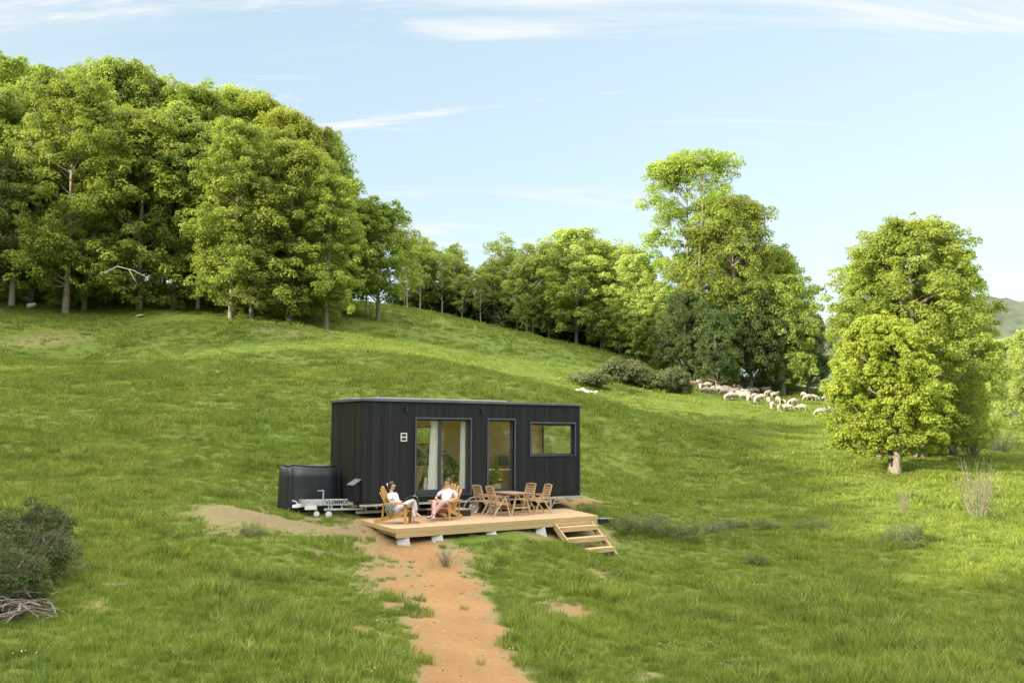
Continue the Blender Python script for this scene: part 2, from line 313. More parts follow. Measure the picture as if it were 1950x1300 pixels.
def tps_fit(P, lam=.02):
    n = len(P); X = P[:, :2] / 50; d = np.linalg.norm(X[:, None] - X[None], axis=2); K = np.where(d > 0, d * d * np.log(d + 1e-12), 0)
    A = np.zeros((n + 3, n + 3)); A[:n, :n] = K + lam * np.eye(n) * .02; A[:n, n] = 1; A[:n, n + 1:] = X; A[n, :n] = 1; A[n + 1:, :n] = X.T
    b = np.zeros(n + 3); b[:n] = P[:, 2]; return np.linalg.solve(A, b)
TW = tps_fit(CP)
def smooth01(t): t = np.clip(t, 0, 1); return t * t * (3 - 2 * t)
def height(x, y):
    x = np.asarray(x, float); y = np.asarray(y, float); sh = x.shape; X = np.stack([x.ravel(), y.ravel()], 1)
    r = np.hypot(X[:, 0] - 5, X[:, 1] - 60); k = np.minimum(1, 150 / np.maximum(r, 1)); X = np.stack([5 + (X[:, 0] - 5) * k, 60 + (X[:, 1] - 60) * k], 1) / 50
    out_ = np.empty(len(X)); C2 = CP[:, :2] / 50
    for i in range(0, len(X), 20000):
        q = X[i:i + 20000]; d = np.linalg.norm(q[:, None] - C2[None], axis=2); out_[i:i + 20000] = (d * d * np.log(d + 1e-12)) @ TW[:-3] + TW[-3] + q @ TW[-2:]
    out_ = out_ - smooth01((r - 150) / 300) * 12 - 6 * smooth01((r - 400) / 800)
    return np.clip(out_, -30, 30).reshape(sh)
def vnoise(x, y, seed=0):
    xi = np.floor(x).astype(np.int64); yi = np.floor(y).astype(np.int64); fx = x - xi; fy = y - yi; fx = fx * fx * (3 - 2 * fx); fy = fy * fy * (3 - 2 * fy)
    def h(a, b):
        n = (a * 374761393 + b * 668265263 + seed * 974711) & 0x7fffffff; n = ((n ^ (n >> 13)) * 1274126177) & 0x7fffffff; return ((n ^ (n >> 16)) & 0xffff) / 65535.
    return (h(xi, yi) * (1 - fx) + h(xi + 1, yi) * fx) * (1 - fy) + (h(xi, yi + 1) * (1 - fx) + h(xi + 1, yi + 1) * fx) * fy
def fbm(x, y, s=0, o=3): return sum(vnoise(x * 2 ** i, y * 2 ** i, s + i) / 2 ** i for i in range(o)) / sum(1 / 2 ** i for i in range(o))
def fine(x, y): return (fbm(x * .45, y * .45, 3) - .5) * .22 + (fbm(x * 1.9, y * 1.9, 9, 2) - .5) * .07
def gz(x, y): return float(height(np.array([x]), np.array([y]))[0] + fine(np.array([x]), np.array([y]))[0])
def hit(px, py):
    d = ray(px, py); Y = np.arange(9, 260, .2); P = d[None] * (Y / d[1])[:, None] + np.array([0, 0, CZ]); h = height(P[:, 0], P[:, 1])
    i = np.argmax(P[:, 2] < h) if (P[:, 2] < h).any() else len(Y) - 1
    return float(P[i, 0]), float(P[i, 1]), float(h[i])
# bare earth: (px, py, radius across, radius in depth, strength, kind) measured on the ground
DIRT = []
def blob(px, py, rx, ry, s): x, y, _ = hit(px, py); DIRT.append((x, y, rx, ry, s))
for q in [(800, 1050, .9, 1.6, 1.1), (830, 1085, .9, 1.8, 1.15), (855, 1120, .95, 1.8, 1.2), (868, 1160, 1.05, 1.8, 1.25), (872, 1200, 1.15, 1.7, 1.3), (880, 1240, 1.1, 1.6, 1.3), (905, 1285, 1.1, 1.6, 1.3), (925, 1330, 1.15, 1.7, 1.3),
          (960, 1260, .45, .7, .9), (750, 1055, 1.2, 1.8, .85), (738, 1090, 1.0, 1.8, .76), (765, 1125, .9, 1.6, .74), (745, 1155, .6, .9, .55), (685, 1200, .40, .6, 1), (700, 1225, .35, .5, .8), (735, 1215, .3, .4, .5),
          (1090, 1165, .9, 1.1, .72), (1140, 1090, .5, .9, .5), (1240, 1290, .4, .5, .5), (480, 990, 2.0, 2.3, .66), (520, 1000, 1.3, 1.7, .62), (420, 990, 1.3, 1.2, .5), (575, 1002, 1.3, 1.6, .70), (650, 1012, 1.3, .8, 1.0), (700, 1018, 1.1, .9, 1.0), (620, 985, 1.2, 1.2, .62),
          (660, 990, 1.5, 1.3, .62), (1095, 952, 1.3, 1.4, .66), (1060, 958, 1.0, 1.3, .9), (1140, 958, 1.2, 1.1, .5), (215, 1120, .35, .5, .6), (190, 1160, .35, .4, .5), (640, 1060, .9, .6, .5),
          (95, 645, 3.2, 2.6, .42), (60, 655, 3, 2.3, .36), (590, 632, 3.5, 2.5, .42), (650, 640, 3.0, 2.2, .38), (520, 625, 2.5, 2.2, .4), (1590, 835, 1.2, 1.2, .4), (1210, 960, .8, .8, .4), (870, 1060, .7, .8, .7)]: blob(*q)
DIRT += [(-1.5, 33.2, 4.6, 1.7, .9), (-4.2, 29.5, 1.8, 1.5, .9), (0, 31.5, 3, 1.2, .8)]
DA = np.array(DIRT)
def dirt(x, y):
    m = np.zeros(np.shape(x))
    for X, Y, a, b, s in DA: m = np.maximum(m, s * (1.35 - np.sqrt(((x - X) / a) ** 2 + ((y - Y) / b) ** 2)))
    return np.clip(m, 0, 1.2) + (fbm(x * 1.6, y * 1.6, 21, 3) - .5) * .55 * (m > 0)
def axis(a, b, step, lo, hi):
    mid = list(np.arange(a, b + 1e-6, step)); g = step; x = a; left = []
    while x > lo: g *= 1.16; x -= g; left.append(x)
    g = step; x = b; right = []
    while x < hi: g *= 1.16; x += g; right.append(x)
    return np.array(left[::-1] + mid + right)
AX = axis(-15, 19, .17, -2500, 2500); AY = axis(12.5, 44, .17, -1500, 3500)
GX, GY = np.meshgrid(AX, AY); GZ = height(GX, GY) + fine(GX, GY) * (np.hypot(GX, GY) < 400)
GD = dirt(GX, GY); nx, ny = len(AX), len(AY)
GZ = GZ + .10 * np.exp(-(((GX + 8.2) / 1.6) ** 2 + ((GY - 28.5) / 1.2) ** 2)) * 2 + np.clip(GD, 0, 1) * (fbm(GX * 3.3, GY * 3.3, 40, 2) - .5) * .05
idx = np.arange(nx * ny).reshape(ny, nx)
F = np.stack([idx[:-1, :-1], idx[:-1, 1:], idx[1:, 1:], idx[1:, :-1]], -1).reshape(-1, 4)
def ground_mat():
    m = bpy.data.materials.new('meadow_ground'); m.use_nodes = True; t = m.node_tree; b = t.nodes['Principled BSDF']; b.inputs['Roughness'].default_value = .95; b.inputs['Specular IOR Level'].default_value = .1
    g = N(t, 'ShaderNodeNewGeometry'); pos = g.outputs['Position']
    def noise(sc, det=4, ro=.55):
        n = N(t, 'ShaderNodeTexNoise', i_Scale=sc, i_Detail=det, i_Roughness=ro); L(t, pos, n.inputs['Vector']); return n.outputs[0]
    def rng(v, lo, hi, a=0., b_=1.):
        r = N(t, 'ShaderNodeMapRange', i_1=lo, i_2=hi, i_3=a, i_4=b_); L(t, v, r.inputs[0]); return r.outputs[0]
    def mix(f, a, c):
        x = N(t, 'ShaderNodeMix', data_type='RGBA'); L(t, f, x.inputs[0])
        for s_, q in ((6, a), (7, c)):
            if hasattr(q, 'default_value'): L(t, q, x.inputs[s_])
            else: x.inputs[s_].default_value = (*q, 1)
        return x.outputs[2]
    grass = mix(rng(noise(.11, 5), .35, .65), (.085, .122, .02), (.12, .152, .026))
    grass = mix(rng(noise(.9, 6, .7), .45, .75), grass, (.06, .11, .015))
    grass = mix(rng(noise(5, 4, .7), .42, .70, 0, .7), grass, (.11, .145, .03))
    grass = mix(rng(noise(1.7, 4, .7), .60, .72, 0, .5), grass, (.16, .15, .07))
    earth = mix(rng(noise(.6, 5, .7), .35, .65), (.235, .132, .056), (.30, .178, .080))
    earth = mix(rng(noise(7, 5, .7), .45, .75, 0, .6), earth, (.21, .125, .06))
    earth = mix(rng(noise(22, 3, .7), .60, .72, 0, .5), earth, (.44, .31, .17))
    sx_ = N(t, 'ShaderNodeSeparateXYZ'); L(t, pos, sx_.inputs[0]); earth = mix(rng(sx_.outputs[0], -3.0, -5.0), earth, (.185, .145, .085))
    at_ = N(t, 'ShaderNodeAttribute', attribute_name='dirt')
    ad = N(t, 'ShaderNodeMath', operation='ADD'); L(t, at_.outputs['Fac'], ad.inputs[0]); L(t, rng(noise(3.5, 8, .8), .3, .7, -.32, .32), ad.inputs[1])
    dry = mix(rng(ad.outputs[0], .15, .42), grass, (.20, .17, .08))
    col = mix(rng(ad.outputs[0], .48, .85), dry, earth)
    L(t, col, b.inputs['Base Color'])
    bp = N(t, 'ShaderNodeBump', i_Strength=.9, i_Distance=.12); L(t, noise(2.2, 8, .75), bp.inputs['Height']); L(t, bp.outputs[0], b.inputs['Normal'])
    return m
M['ground'] = ground_mat()
def add_dirt(me, D):
    a = me.attributes.new('dirt', 'FLOAT', 'POINT'); a.data.foreach_set('value', np.clip(D, 0, 1).astype(np.float32).ravel())
me = np_mesh('ground', np.stack([GX, GY, GZ], -1).reshape(-1, 3), F, True); add_dirt(me, GD); go = link_mesh('ground', me, M['ground']); tag(go, kind='structure')
DF = GD.ravel()[F].mean(1); cx = GX.ravel()[F].mean(1); cy = GY.ravel()[F].mean(1)
# the trodden earth track leading up to the terrace, a sheet lying on the ground
pk = (DF > .5) & (cx > -3.6) & (cx < 1.6) & (cy < 28.5) & (cy > 12.6)
u, inv = np.unique(F[pk], return_inverse=True); PV = np.stack([GX, GY, GZ + .006], -1).reshape(-1, 3)[u]
me = np_mesh('path', PV, inv.reshape(-1, 4), True); add_dirt(me, GD.ravel()[u]); tag(link_mesh('path', me, M['ground']), kind='structure')
# far wooded hill to the right of the valley
def far_hill():
    n, m_ = 160, 50; V = []
    for j in range(m_):
        for i in range(n):
            a = rad(15 + 50 * i / (n - 1)); r = 430 + 420 * j / (m_ - 1); x = r * math.sin(a); y = r * math.cos(a); t = j / (m_ - 1)
            V.append((x, y, 0, t, i / (n - 1)))
    V = np.array(V); ridge = (108 + 9 * np.sin(V[:, 4] * 9 + .5)) * (.62 + .38 * smooth01(V[:, 4] * 9)) + 10 * fbm(V[:, 4] * 14, V[:, 4] * 0 + 2.5, 5); z = -22 + smooth01(V[:, 3] * 1.35) * ridge + (fbm(V[:, 0] / 9, V[:, 1] / 9, 8) - .5) * 7
    idx = np.arange(n * m_).reshape(m_, n); F = np.stack([idx[:-1, :-1], idx[:-1, 1:], idx[1:, 1:], idx[1:, :-1]], -1).reshape(-1, 4)
    return np_mesh('hill', np.stack([V[:, 0], V[:, 1], z], 1), F, True)
M['hillside'] = mat('distant_woodland', (.03, .045, .022), .95, col2=(.07, .09, .045), nscale=.09, bump=1, bscale=.12, detail=8)
tag(link_mesh('hill', far_hill(), M['hillside']), kind='structure')
# ------------------------------------------------------------------ trees
def rv(n): v = np.random.normal(size=(n, 3)); return v / np.linalg.norm(v, axis=1)[:, None]
def leaf_mesh(name, P, Nn, size, m):
    """one small folded leaf spray per point"""
    n = len(P); t = rv(n); a = np.cross(Nn, t); a /= np.linalg.norm(a, axis=1)[:, None] + 1e-9; b = np.cross(Nn, a); s = size * np.random.uniform(.6, 1.35, n)[:, None]
    V = np.stack([P - a * s * .6, P + b * s * .38 + Nn * s * .12, P + a * s * .6, P - b * s * .38 + Nn * s * .12], 1).reshape(-1, 3)
    me = np_mesh(name, V, np.arange(4 * n).reshape(-1, 4)); tt = me.attributes.new('tint', 'FLOAT', 'POINT'); tt.data.foreach_set('value', np.repeat(np.random.rand(n), 4).astype(np.float32)); me.materials.append(m); return me
def crown_points(cl, per, squash=.6):
    P = []; Q = []
    for c, r in cl:
        k = max(6, int(per * np.random.uniform(.7, 1.3) * (r / np.mean([q[1] for q in cl])) ** 2)); d = rv(k); d[:, 2] = np.where(d[:, 2] < -.5, -d[:, 2], d[:, 2])
        rr = r * np.random.uniform(.35, 1.08, k)[:, None] ** .6; o = d * rr; o[:, 2] *= squash; P.append(c + o); nn = d + rv(k) * .8 + np.array([0, 0, .35]); Q.append(nn / np.linalg.norm(nn, axis=1)[:, None])
    return np.concatenate(P), np.concatenate(Q)
def make_tree(name, seed, H, R, hb, ncl, per, leaf, m, bark, trunk_r=.3, prof='dome', lean=(0, 0), rc=.26, stems=1, skirt=False, core=True, nlimb=40, hole=0.0, nl=0, lk=.32, loose=.38):
    rs = np.random.RandomState(seed); np.random.seed(seed); random.seed(seed)
    cl = []; tries = 0; lobes = []; nlobe = nl or int(42 + H); lr_ = R * lk
    while len(cl) < ncl and tries < ncl * 5:
        tries += 1; t = rs.rand() ** .9; z = hb + (H - hb) * t
        if prof == 'dome': r = R * (math.sin(math.pi * min(1, (t * .80 + .18))) ** .45 if t > .35 else (.78 + .3 * t))
        elif prof == 'egg': r = R * (1 - abs(t * 1.7 - .62) ** 2.0 * .72 if t * 1.7 > .62 else .72 + .28 * (t * 1.7 / .62))
        elif prof == 'slim': r = R * math.sin(math.pi * (t * .86 + .12)) ** .7
        elif prof == 'cone': r = R * (1 - t) ** .6 + .4
        a = rs.rand() * 2 * math.pi; lob = .80 + .2 * math.sin(3 * a + seed) + .14 * math.sin(5 * a + seed * 2 + t * 7)
        if hole and math.sin(a * 2 + seed) * math.sin(t * 11 + seed) > 1 - hole: continue
        if len(lobes) < nlobe:
            q = .25 + .55 * rs.rand() ** .6; rr = r * q; z2 = min(max(z, hb + lr_ * .5), H - lr_ * .8)
            lobes.append((np.array([math.cos(a) * rr + lean[0] * z, math.sin(a) * rr + lean[1] * z, z2]), lr_ * rs.uniform(.75, 1.25))); continue
        if rs.rand() < loose:
            q = .35 + .68 * rs.rand() ** .45; rr = r * lob * q; cl.append((np.array([math.cos(a) * rr + lean[0] * z, math.sin(a) * rr + lean[1] * z, z]), R * rc * rs.uniform(.5, 1.15))); continue
        c0, r0_ = lobes[rs.randint(len(lobes))]; d_ = rs.normal(size=3); d_ /= np.linalg.norm(d_); d_[2] = abs(d_[2]) if rs.rand() < .6 else d_[2]
        cc = c0 + d_ * r0_ * (.35 + .65 * rs.rand() ** .5) * np.array([1, 1, .95]); cc[2] = max(cc[2], hb * .8)
        cl.append((cc, R * rc * rs.uniform(.55, 1.2)))
    P, Q = crown_points(cl, per, .8)
    crown = leaf_mesh(name + '_leaves', P, Q, leaf, m)
    b = MB()
    for sidx in range(stems):
        ang = sidx * 2.4 + seed; sp = 0 if stems == 1 else R * .30; pts = []; rad_ = []
        for i in range(9):
            t = i / 8; pts.append((lean[0] * H * t + math.cos(ang) * sp * t ** .8 + .12 * R * math.sin(t * 5 + seed) * t * .5 + (math.cos(ang) * trunk_r * .5 if stems > 1 else 0), lean[1] * H * t + math.sin(ang) * sp * t ** .8 + .1 * R * math.sin(t * 4 + 2 * seed) * t * .5 + (math.sin(ang) * trunk_r * .5 if stems > 1 else 0), -.4 + (H * .93 + .4) * t))
            rad_.append(trunk_r * (1.25 if i == 0 else 1) * (1 - t) ** .8 / (1 if stems == 1 else 1.5) + .015)
        b.tube(pts, rad_, 9)
        sel = rs.permutation(len(cl))[:nlimb // stems]
        for k in sel:
            c, r = cl[k]; tz = max(.15, (c[2] - np.hypot(c[0], c[1]) * .7) / (H * .93)); tz = min(tz, .92); f = tz * 8; i = int(f); g = f - i
            s0 = Vector(pts[i]).lerp(Vector(pts[min(8, i + 1)]), g); e = Vector(c); mid = s0.lerp(e, .5) + Vector((0, 0, -.06 * (e - s0).length)); mid2 = s0.lerp(e, .8) + Vector((rs.uniform(-.2, .2), rs.uniform(-.2, .2), .02))
            r0 = max(.02, rad_[i] * .42); b.tube([s0, mid, mid2, e], [r0, r0 * .6, r0 * .35, .012], 5, cap=False)
    me = bpy.data.meshes.new(name + '_trunk'); me.from_pydata(b.v, [], b.f); me.polygons.foreach_set('use_smooth', b.sm); me.materials.append(bark); me.update()
    return crown, me
def plant(pair, x, y, z, name, label, cat, group=None, sc=(1, 1, 1), rz=0, tiltx=0):
    t = thing(name, label, cat, (x, y, z - .05), rz, group); t.scale = sc; t.rotation_euler = (tiltx, 0, rz)
    for nm, me in (('crown', pair[0]), ('trunk', pair[1])):
        o = bpy.data.objects.new(nm, me); C.objects.link(o); o.parent = t
    return t
bark, pale = M['bark'], M['bark_pale']
OAK = [make_tree('oak', 11, 18, 5.2, .9, 620, 72, .19, M['oak'], bark, .24, 'dome', rc=.145, nlimb=60),
       make_tree('oak', 23, 19, 4.9, 1.8, 600, 70, .19, M['oak_bright'], bark, .24, 'dome', rc=.145, nlimb=60),
       make_tree('oak', 35, 20, 4.6, 3.0, 540, 70, .19, M['oak'], pale, .20, 'egg', rc=.15, nlimb=60, hole=.25),
       make_tree('oak', 47, 17, 5.4, .7, 640, 70, .19, M['oak_bright'], bark, .26, 'egg', rc=.14, nlimb=60)]
BRONZE = make_tree('oak', 59, 20, 4.6, 5, 420, 66, .19, M['bronze'], pale, .22, 'dome', rc=.16, hole=.15, nlimb=30)
GREYT = make_tree('willow', 61, 15, 4.2, 4.0, 420, 72, .18, M['greygreen'], pale, .3, 'dome', rc=.25)
def wood(px, py, Y, top, kind, name='oak_tree', label=None, group='oaks of the wood on the left slope', sx=1.0, rz=None, cat='tree'):
    """place a tree with its foot seen at px,py; the hill gives the depth unless Y is set, top = pixel row of its tip"""
    if Y is None: x, y, z = hit(px, py)
    else: x, y, _ = at(px, py, Y); z = gz(x, y)
    tipz = at(px, top, y)[2]; hgt = max(1, tipz - z)
    me = kind[0]; zmax = max(v.co.z for v in list(me.vertices)[::37]); s = hgt / zmax
    return plant(kind, x, y, z, name, label, cat, group, (sx * min(s, 1.25) if sx > 0 else -sx, sx * min(s, 1.25) if sx > 0 else -sx, s), random.uniform(0, 6.28) if rz is None else rz)
random.seed(5)
G1 = 'oaks of the wood on the left slope'
front = [(-60, 588, 160, 0, 'oak at the left edge of the photo cut by the frame'), (22, 584, 290, 5, 'grey green tree with pale trunk at the left edge of the wood'),
         (60, 590, 128, 2, 'oak with a thin trunk behind the grey green tree'), (125, 586, 150, 1, 'tall oak whose low boughs hide its trunk, left of the dead branch'),
         (160, 588, 300, 3, 'small oak with a low horizontal bough near the ground'), (265, 596, 210, 3, 'bushy oak with a dead branch and foliage hanging to the grass'),
         (330, 590, 190, 2, 'slender oak between the bushy oak and the pale double trunk'), (376, 600, 235, 2, 'oak with a clearly visible pale trunk in the middle of the wood'),
         (440, 600, 230, 1, 'oak behind the open trunks in the middle of the wood'), (478, 605, 300, 0, 'dark oak left of the low spreading oak'), (551, 615, 268, 3, 'broad oak with a short dark trunk standing foremost at the wood edge'),
         (622, 612, 335, 1, 'last bright oak at the right end of the wood front')]
for px, py, top, k, lb in front:
    wood(px, py, 80 + random.uniform(-1, 2) + (3 if k == 2 else 0), top, GREYT if k == 5 else OAK[k], 'oak_tree' if k != 5 else 'willow_tree', lb, None if k == 5 else G1, 1.02)
back = [(-30, 88, 105), (40, 90, 118), (85, 92, 140), (120, 94, 135), (190, 90, 108), (235, 92, 120), (290, 92, 150), (345, 92, 158), (395, 94, 178), (440, 98, 168), (490, 97, 180), (530, 92, 205), (575, 92, 225), (610, 96, 245), (606, 95, 262), (640, 100, 322),
        (10, 100, 120), (150, 104, 128), (265, 104, 140), (370, 106, 175), (470, 106, 190), (560, 106, 240), (588, 106, 262), (668, 106, 372), (60, 84, 230), (210, 86, 200), (310, 85, 215), (420, 86, 250), (520, 86, 240), (600, 86, 290), (618, 90, 352)]
for i, (px, Y, top) in enumerate(back):
    k = [OAK[1], OAK[2], OAK[1], OAK[1], OAK[3]][i % 5]; lb = 'oak deep in the left wood behind the front row, only its crown showing'
    if px in (490, 530, 575, 560): k = BRONZE; lb = 'oak with golden bronze young leaves on the skyline of the left wood'
    x, y, _ = at(px, 600, Y); wood(px, 600, Y, top, k, 'oak_tree', lb, G1 if k is not BRONZE else 'bronze leaved oaks on the skyline', random.choice([.72, .85, 1.0]))
# the wood goes on to the left, outside the picture, and shades the meadow
random.seed(9)
for i in range(20):
    x = random.uniform(-86, -50); y = random.uniform(34, 96)
    if x > -.56 * y - 6: x = -.56 * y - 8
    k = OAK[i % 4]; plant(k, x, y, gz(x, y), 'oak_tree', 'oak of the same wood further left, outside the photo', 'tree', 'oaks beyond the left edge of the photo', (1.05, 1.05, random.uniform(.95, 1.2)), random.uniform(0, 6))
SMALL = make_tree('hedge_tree', 71, 9, 3.6, .8, 110, 110, .30, M['oak'], bark, .2, 'dome', rc=.28)
for i, (x, y, s) in enumerate([(-36, 26, 1.3), (-39, 31, 1.5), (-42, 20, 1.35), (-37, 15, 1.25), (-44, 12, 1.5), (-40, 6, 1.35), (-35, 1, 1.2), (-45, 27, 1.6), (-33, -6, 1.3), (-30, -14, 1.25), (-40, -3, 1.3), (-36, 21, 1.25), (-46, 34, 1.7), (-37, 10, 1.15), (-27, -22, 1.3), (-31, -10, 1.3), (-38, -18, 1.3), (-50, 18, 1.7), (-34, 5, 1.1)]):
    plant(SMALL, x, y, gz(x, y), 'hedge_tree', 'low bushy tree of the hedge left of the camera, outside the photo', 'tree', 'hedge trees beyond the left edge', (s * 1.25, s * 1.25, s * 1.42), i * 1.7)
GOLD = (OAK[0][0].copy(), OAK[0][1]); GOLD[0].materials.clear(); GOLD[0].materials.append(M['yellow'])
# woods across the valley on the right, mirrored in the windows
for i in range(16):
    x = 62 + (i % 3) * 9 + random.uniform(-2, 2); y = -38 + i * 4.6
    plant(GOLD if i % 3 else BRONZE, x, y, gz(x, y), 'oak_tree', 'oak on the far side of the valley, outside the photo', 'tree', 'oaks across the valley', (1.15, 1.15, random.uniform(.9, 1.15)), i * 1.3)
# the young tree with a visible trunk in front of the wood's right end
YOUNG = make_tree('field_maple', 81, 12, 4.4, 2.2, 600, 68, .18, M['oak_bright'], M['bark'], .20, 'dome', rc=.145)
wood(720, 606, 94, 378, YOUNG, 'maple_tree', 'round crowned tree with dark bare lower trunk standing before the wood', None, 1.05)
wood(697, 606, 97, 400, OAK[2], 'maple_tree', 'slim leaning trunk tree close beside the round crowned tree', None, .75)
# ridge trees in the middle, thin and open
SLIM = [make_tree('ash', 101, 13, 2.6, 3.2, 110, 50, .18, M['ridgeleaf'], pale, .09, 'slim', lk=.38, nl=12, rc=.24, hole=.45, nlimb=40),
        make_tree('ash', 113, 13, 3.0, 2.5, 125, 55, .18, M['ridgeleaf'], pale, .10, 'slim', lk=.38, nl=12, rc=.24, hole=.35, nlimb=40),
        make_tree('ash', 127, 13, 2.8, 4.0, 110, 50, .18, M['ridgeleaf'], pale, .09, 'slim', lk=.38, nl=12, rc=.24, hole=.45, nlimb=40)]
LIMET = make_tree('lime', 131, 13, 4.2, 1.2, 480, 62, .18, M['ridgeleaf'], bark, .16, 'dome', rc=.14)
ridge = [(775, 600, 455, 0), (800, 600, 448, 2), (812, 598, 452, 0), (842, 602, 470, 0), (868, 608, 462, 2), (900, 614, 505, 1), (915, 618, 510, 0), (935, 622, 490, 2), (955, 626, 442, 0), (985, 634, 500, 1), (1003, 636, 462, 2), (1022, 640, 458, 0), (1045, 645, 455, 1), (1070, 650, 452, 2),
         (1122, 662, 448, 2), (1145, 666, 452, 1), (1175, 672, 455, 0), (1200, 676, 460, 1), (1185, 670, 470, 2), (925, 620, 520, 1), (1060, 645, 475, 0), (880, 610, 520, 1), (970, 626, 530, 1)]
for i, (px, py, top, k) in enumerate(ridge):
    Y = np.interp(px, [760, 830, 1000, 1150, 1250], [112, 122, 118, 114, 110]) + (i % 3) * 3
    wood(px, py, Y, top, SLIM[k], 'ash_tree', 'thin open crowned tree on the ridge behind the meadow', 'thin trees along the ridge', 1.12)
LB = [(1098, 658, 432, 'broad light green tree in the middle of the ridge'), (1015, 640, 490, 'light green bushy tree left of the broad ridge tree'), (1150, 672, 500, 'light green tree right of the broad ridge tree'), (1215, 682, 480, 'light green tree left of the huge tree'),
      (1250, 690, 540, 'bright low tree at the foot of the huge tree, left side'), (1180, 680, 560, 'low bushy tree under the ridge trees'), (945, 625, 555, 'low bushy tree between thin ridge trunks'), (1050, 650, 570, 'low bushy tree behind the ridge right of the thin pole')]
LB2 = [(770, 600, 470), (790, 600, 455), (808, 598, 462), (828, 598, 475), (862, 606, 470), (925, 620, 500), (815, 598, 500), (850, 602, 510), (880, 610, 500), (915, 618, 530), (945, 624, 500), (975, 632, 480), (1030, 642, 490), (1062, 648, 500), (1125, 664, 470), (1160, 670, 480), (1225, 684, 500), (835, 600, 540), (900, 612, 560), (1000, 636, 540)]
for i, (px, py, top) in enumerate(LB2):
    Y = np.interp(px, [760, 830, 1000, 1150, 1250], [112, 124, 121, 117, 111]) + 3 + (i % 2) * 3
    wood(px, py, Y, top, LIMET if i % 3 else SLIM[1], 'lime_tree', 'light green tree in the dense band behind the thin ridge trees', 'light green trees filling the ridge', .8)
for i, (px, py, top, lb) in enumerate(LB):
    Y = np.interp(px, [760, 830, 1000, 1150, 1250], [112, 122, 118, 114, 108]) - 1 + (4 if i > 5 else 0)
    wood(px, py, Y, top, LIMET if i not in (6, 7) else SMALL, 'lime_tree', lb, None, 1.25 if i in (0, 4) else .95)
random.seed(31)
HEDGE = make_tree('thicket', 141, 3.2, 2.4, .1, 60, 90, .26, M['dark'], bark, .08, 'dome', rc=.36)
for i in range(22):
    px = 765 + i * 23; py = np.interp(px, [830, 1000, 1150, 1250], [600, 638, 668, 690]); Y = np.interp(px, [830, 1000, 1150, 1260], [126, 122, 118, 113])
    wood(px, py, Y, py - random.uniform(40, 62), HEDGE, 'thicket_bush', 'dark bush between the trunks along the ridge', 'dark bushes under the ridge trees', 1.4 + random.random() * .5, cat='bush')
b = MB(); px0 = at(1003, 636, 117.2); b.tube([(0, 0, -.3), (.05, 0, 3), (.1, 0, 6.2)], [.13, .10, .07], 8)
o = b.build('bare_pole', M['bark_pale'], None); o.location = (px0[0], px0[1], gz(px0[0], px0[1])); tag(o, 'thin straight bare pole rising from the ridge meadow edge', 'pole')
# the huge tree and its neighbours, right of centre
BIG = make_tree('sycamore', 151, 24, 7.6, 6.0, 760, 78, .18, M['lime'], bark, .34, 'dome', lk=.26, nl=30, rc=.10, loose=.12, nlimb=110, hole=.28, stems=2)
wood(1335, 712, 107, 282, BIG, 'sycamore_tree', 'tallest tree right of centre with sunlit open crown', None, .98, rz=2.0)
BIG2 = make_tree('sycamore', 163, 18, 5.6, 3.0, 660, 72, .19, M['oak_bright'], bark, .36, 'dome', rc=.13, nlimb=60)
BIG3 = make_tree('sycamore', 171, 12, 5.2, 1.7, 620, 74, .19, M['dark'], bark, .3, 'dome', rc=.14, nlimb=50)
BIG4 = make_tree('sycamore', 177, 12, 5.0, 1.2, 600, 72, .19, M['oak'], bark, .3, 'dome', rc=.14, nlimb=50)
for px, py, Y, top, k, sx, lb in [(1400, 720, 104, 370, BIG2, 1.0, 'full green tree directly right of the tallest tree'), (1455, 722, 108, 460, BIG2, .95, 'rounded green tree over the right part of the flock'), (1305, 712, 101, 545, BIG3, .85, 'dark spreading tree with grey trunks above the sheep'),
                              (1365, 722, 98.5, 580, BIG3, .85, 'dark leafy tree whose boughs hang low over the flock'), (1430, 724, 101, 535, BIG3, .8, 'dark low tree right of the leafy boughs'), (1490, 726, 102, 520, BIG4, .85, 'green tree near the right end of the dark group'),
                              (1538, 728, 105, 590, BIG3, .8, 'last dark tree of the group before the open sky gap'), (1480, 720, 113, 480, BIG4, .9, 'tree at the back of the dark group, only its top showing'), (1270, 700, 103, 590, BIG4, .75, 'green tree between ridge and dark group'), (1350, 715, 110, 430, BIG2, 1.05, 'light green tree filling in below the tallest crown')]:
    wood(px, py, Y, top, k, 'sycamore_tree', lb, None, sx)
# the lone sunlit trees on the right
YEL = make_tree('lime', 181, 8.2, 3.4, 1.0, 1200, 95, .11, M['yellow'], M['bark'], .34, 'egg', nl=50, lk=.28, loose=.55, rc=.10, nlimb=70, stems=2, lean=(-.08, 0))
x, y, z = hit(1703, 898)
t_yel = wood(1703, 893, y, 588, YEL, 'lime_tree', 'yellow green sunlit tree with a pale split trunk, right side', None, 1.0, rz=0)
DOME = make_tree('lime', 191, 15, 5.5, .9, 1700, 80, .13, M['lime'], bark, .34, 'dome', nl=60, lk=.28, loose=.5, rc=.085, nlimb=90)
wood(1752, 862, 58, 412, DOME, 'lime_tree', 'big domed light green tree behind the yellow one', None, 1.06, rz=1.0)
wood(1815, 850, 62, 470, DOME, 'lime_tree', 'green tree at the right shoulder of the domed tree', None, .74, rz=3.0)
wood(1665, 850, 62, 480, DOME, 'lime_tree', 'light tree at the left shoulder of the domed tree', None, .62, rz=4.4)
for px, py, Y, top, sx, lb in [(1925, 800, 95, 640, .9, 'green tree at the right edge of the photo'), (1975, 805, 90, 620, .9, 'tree cut off by the right edge of the photo'), (1890, 800, 100, 670, .7, 'low tree left of the edge tree on the right')]:
    wood(px, py, Y, top, LIMET, 'lime_tree', lb, None, sx)
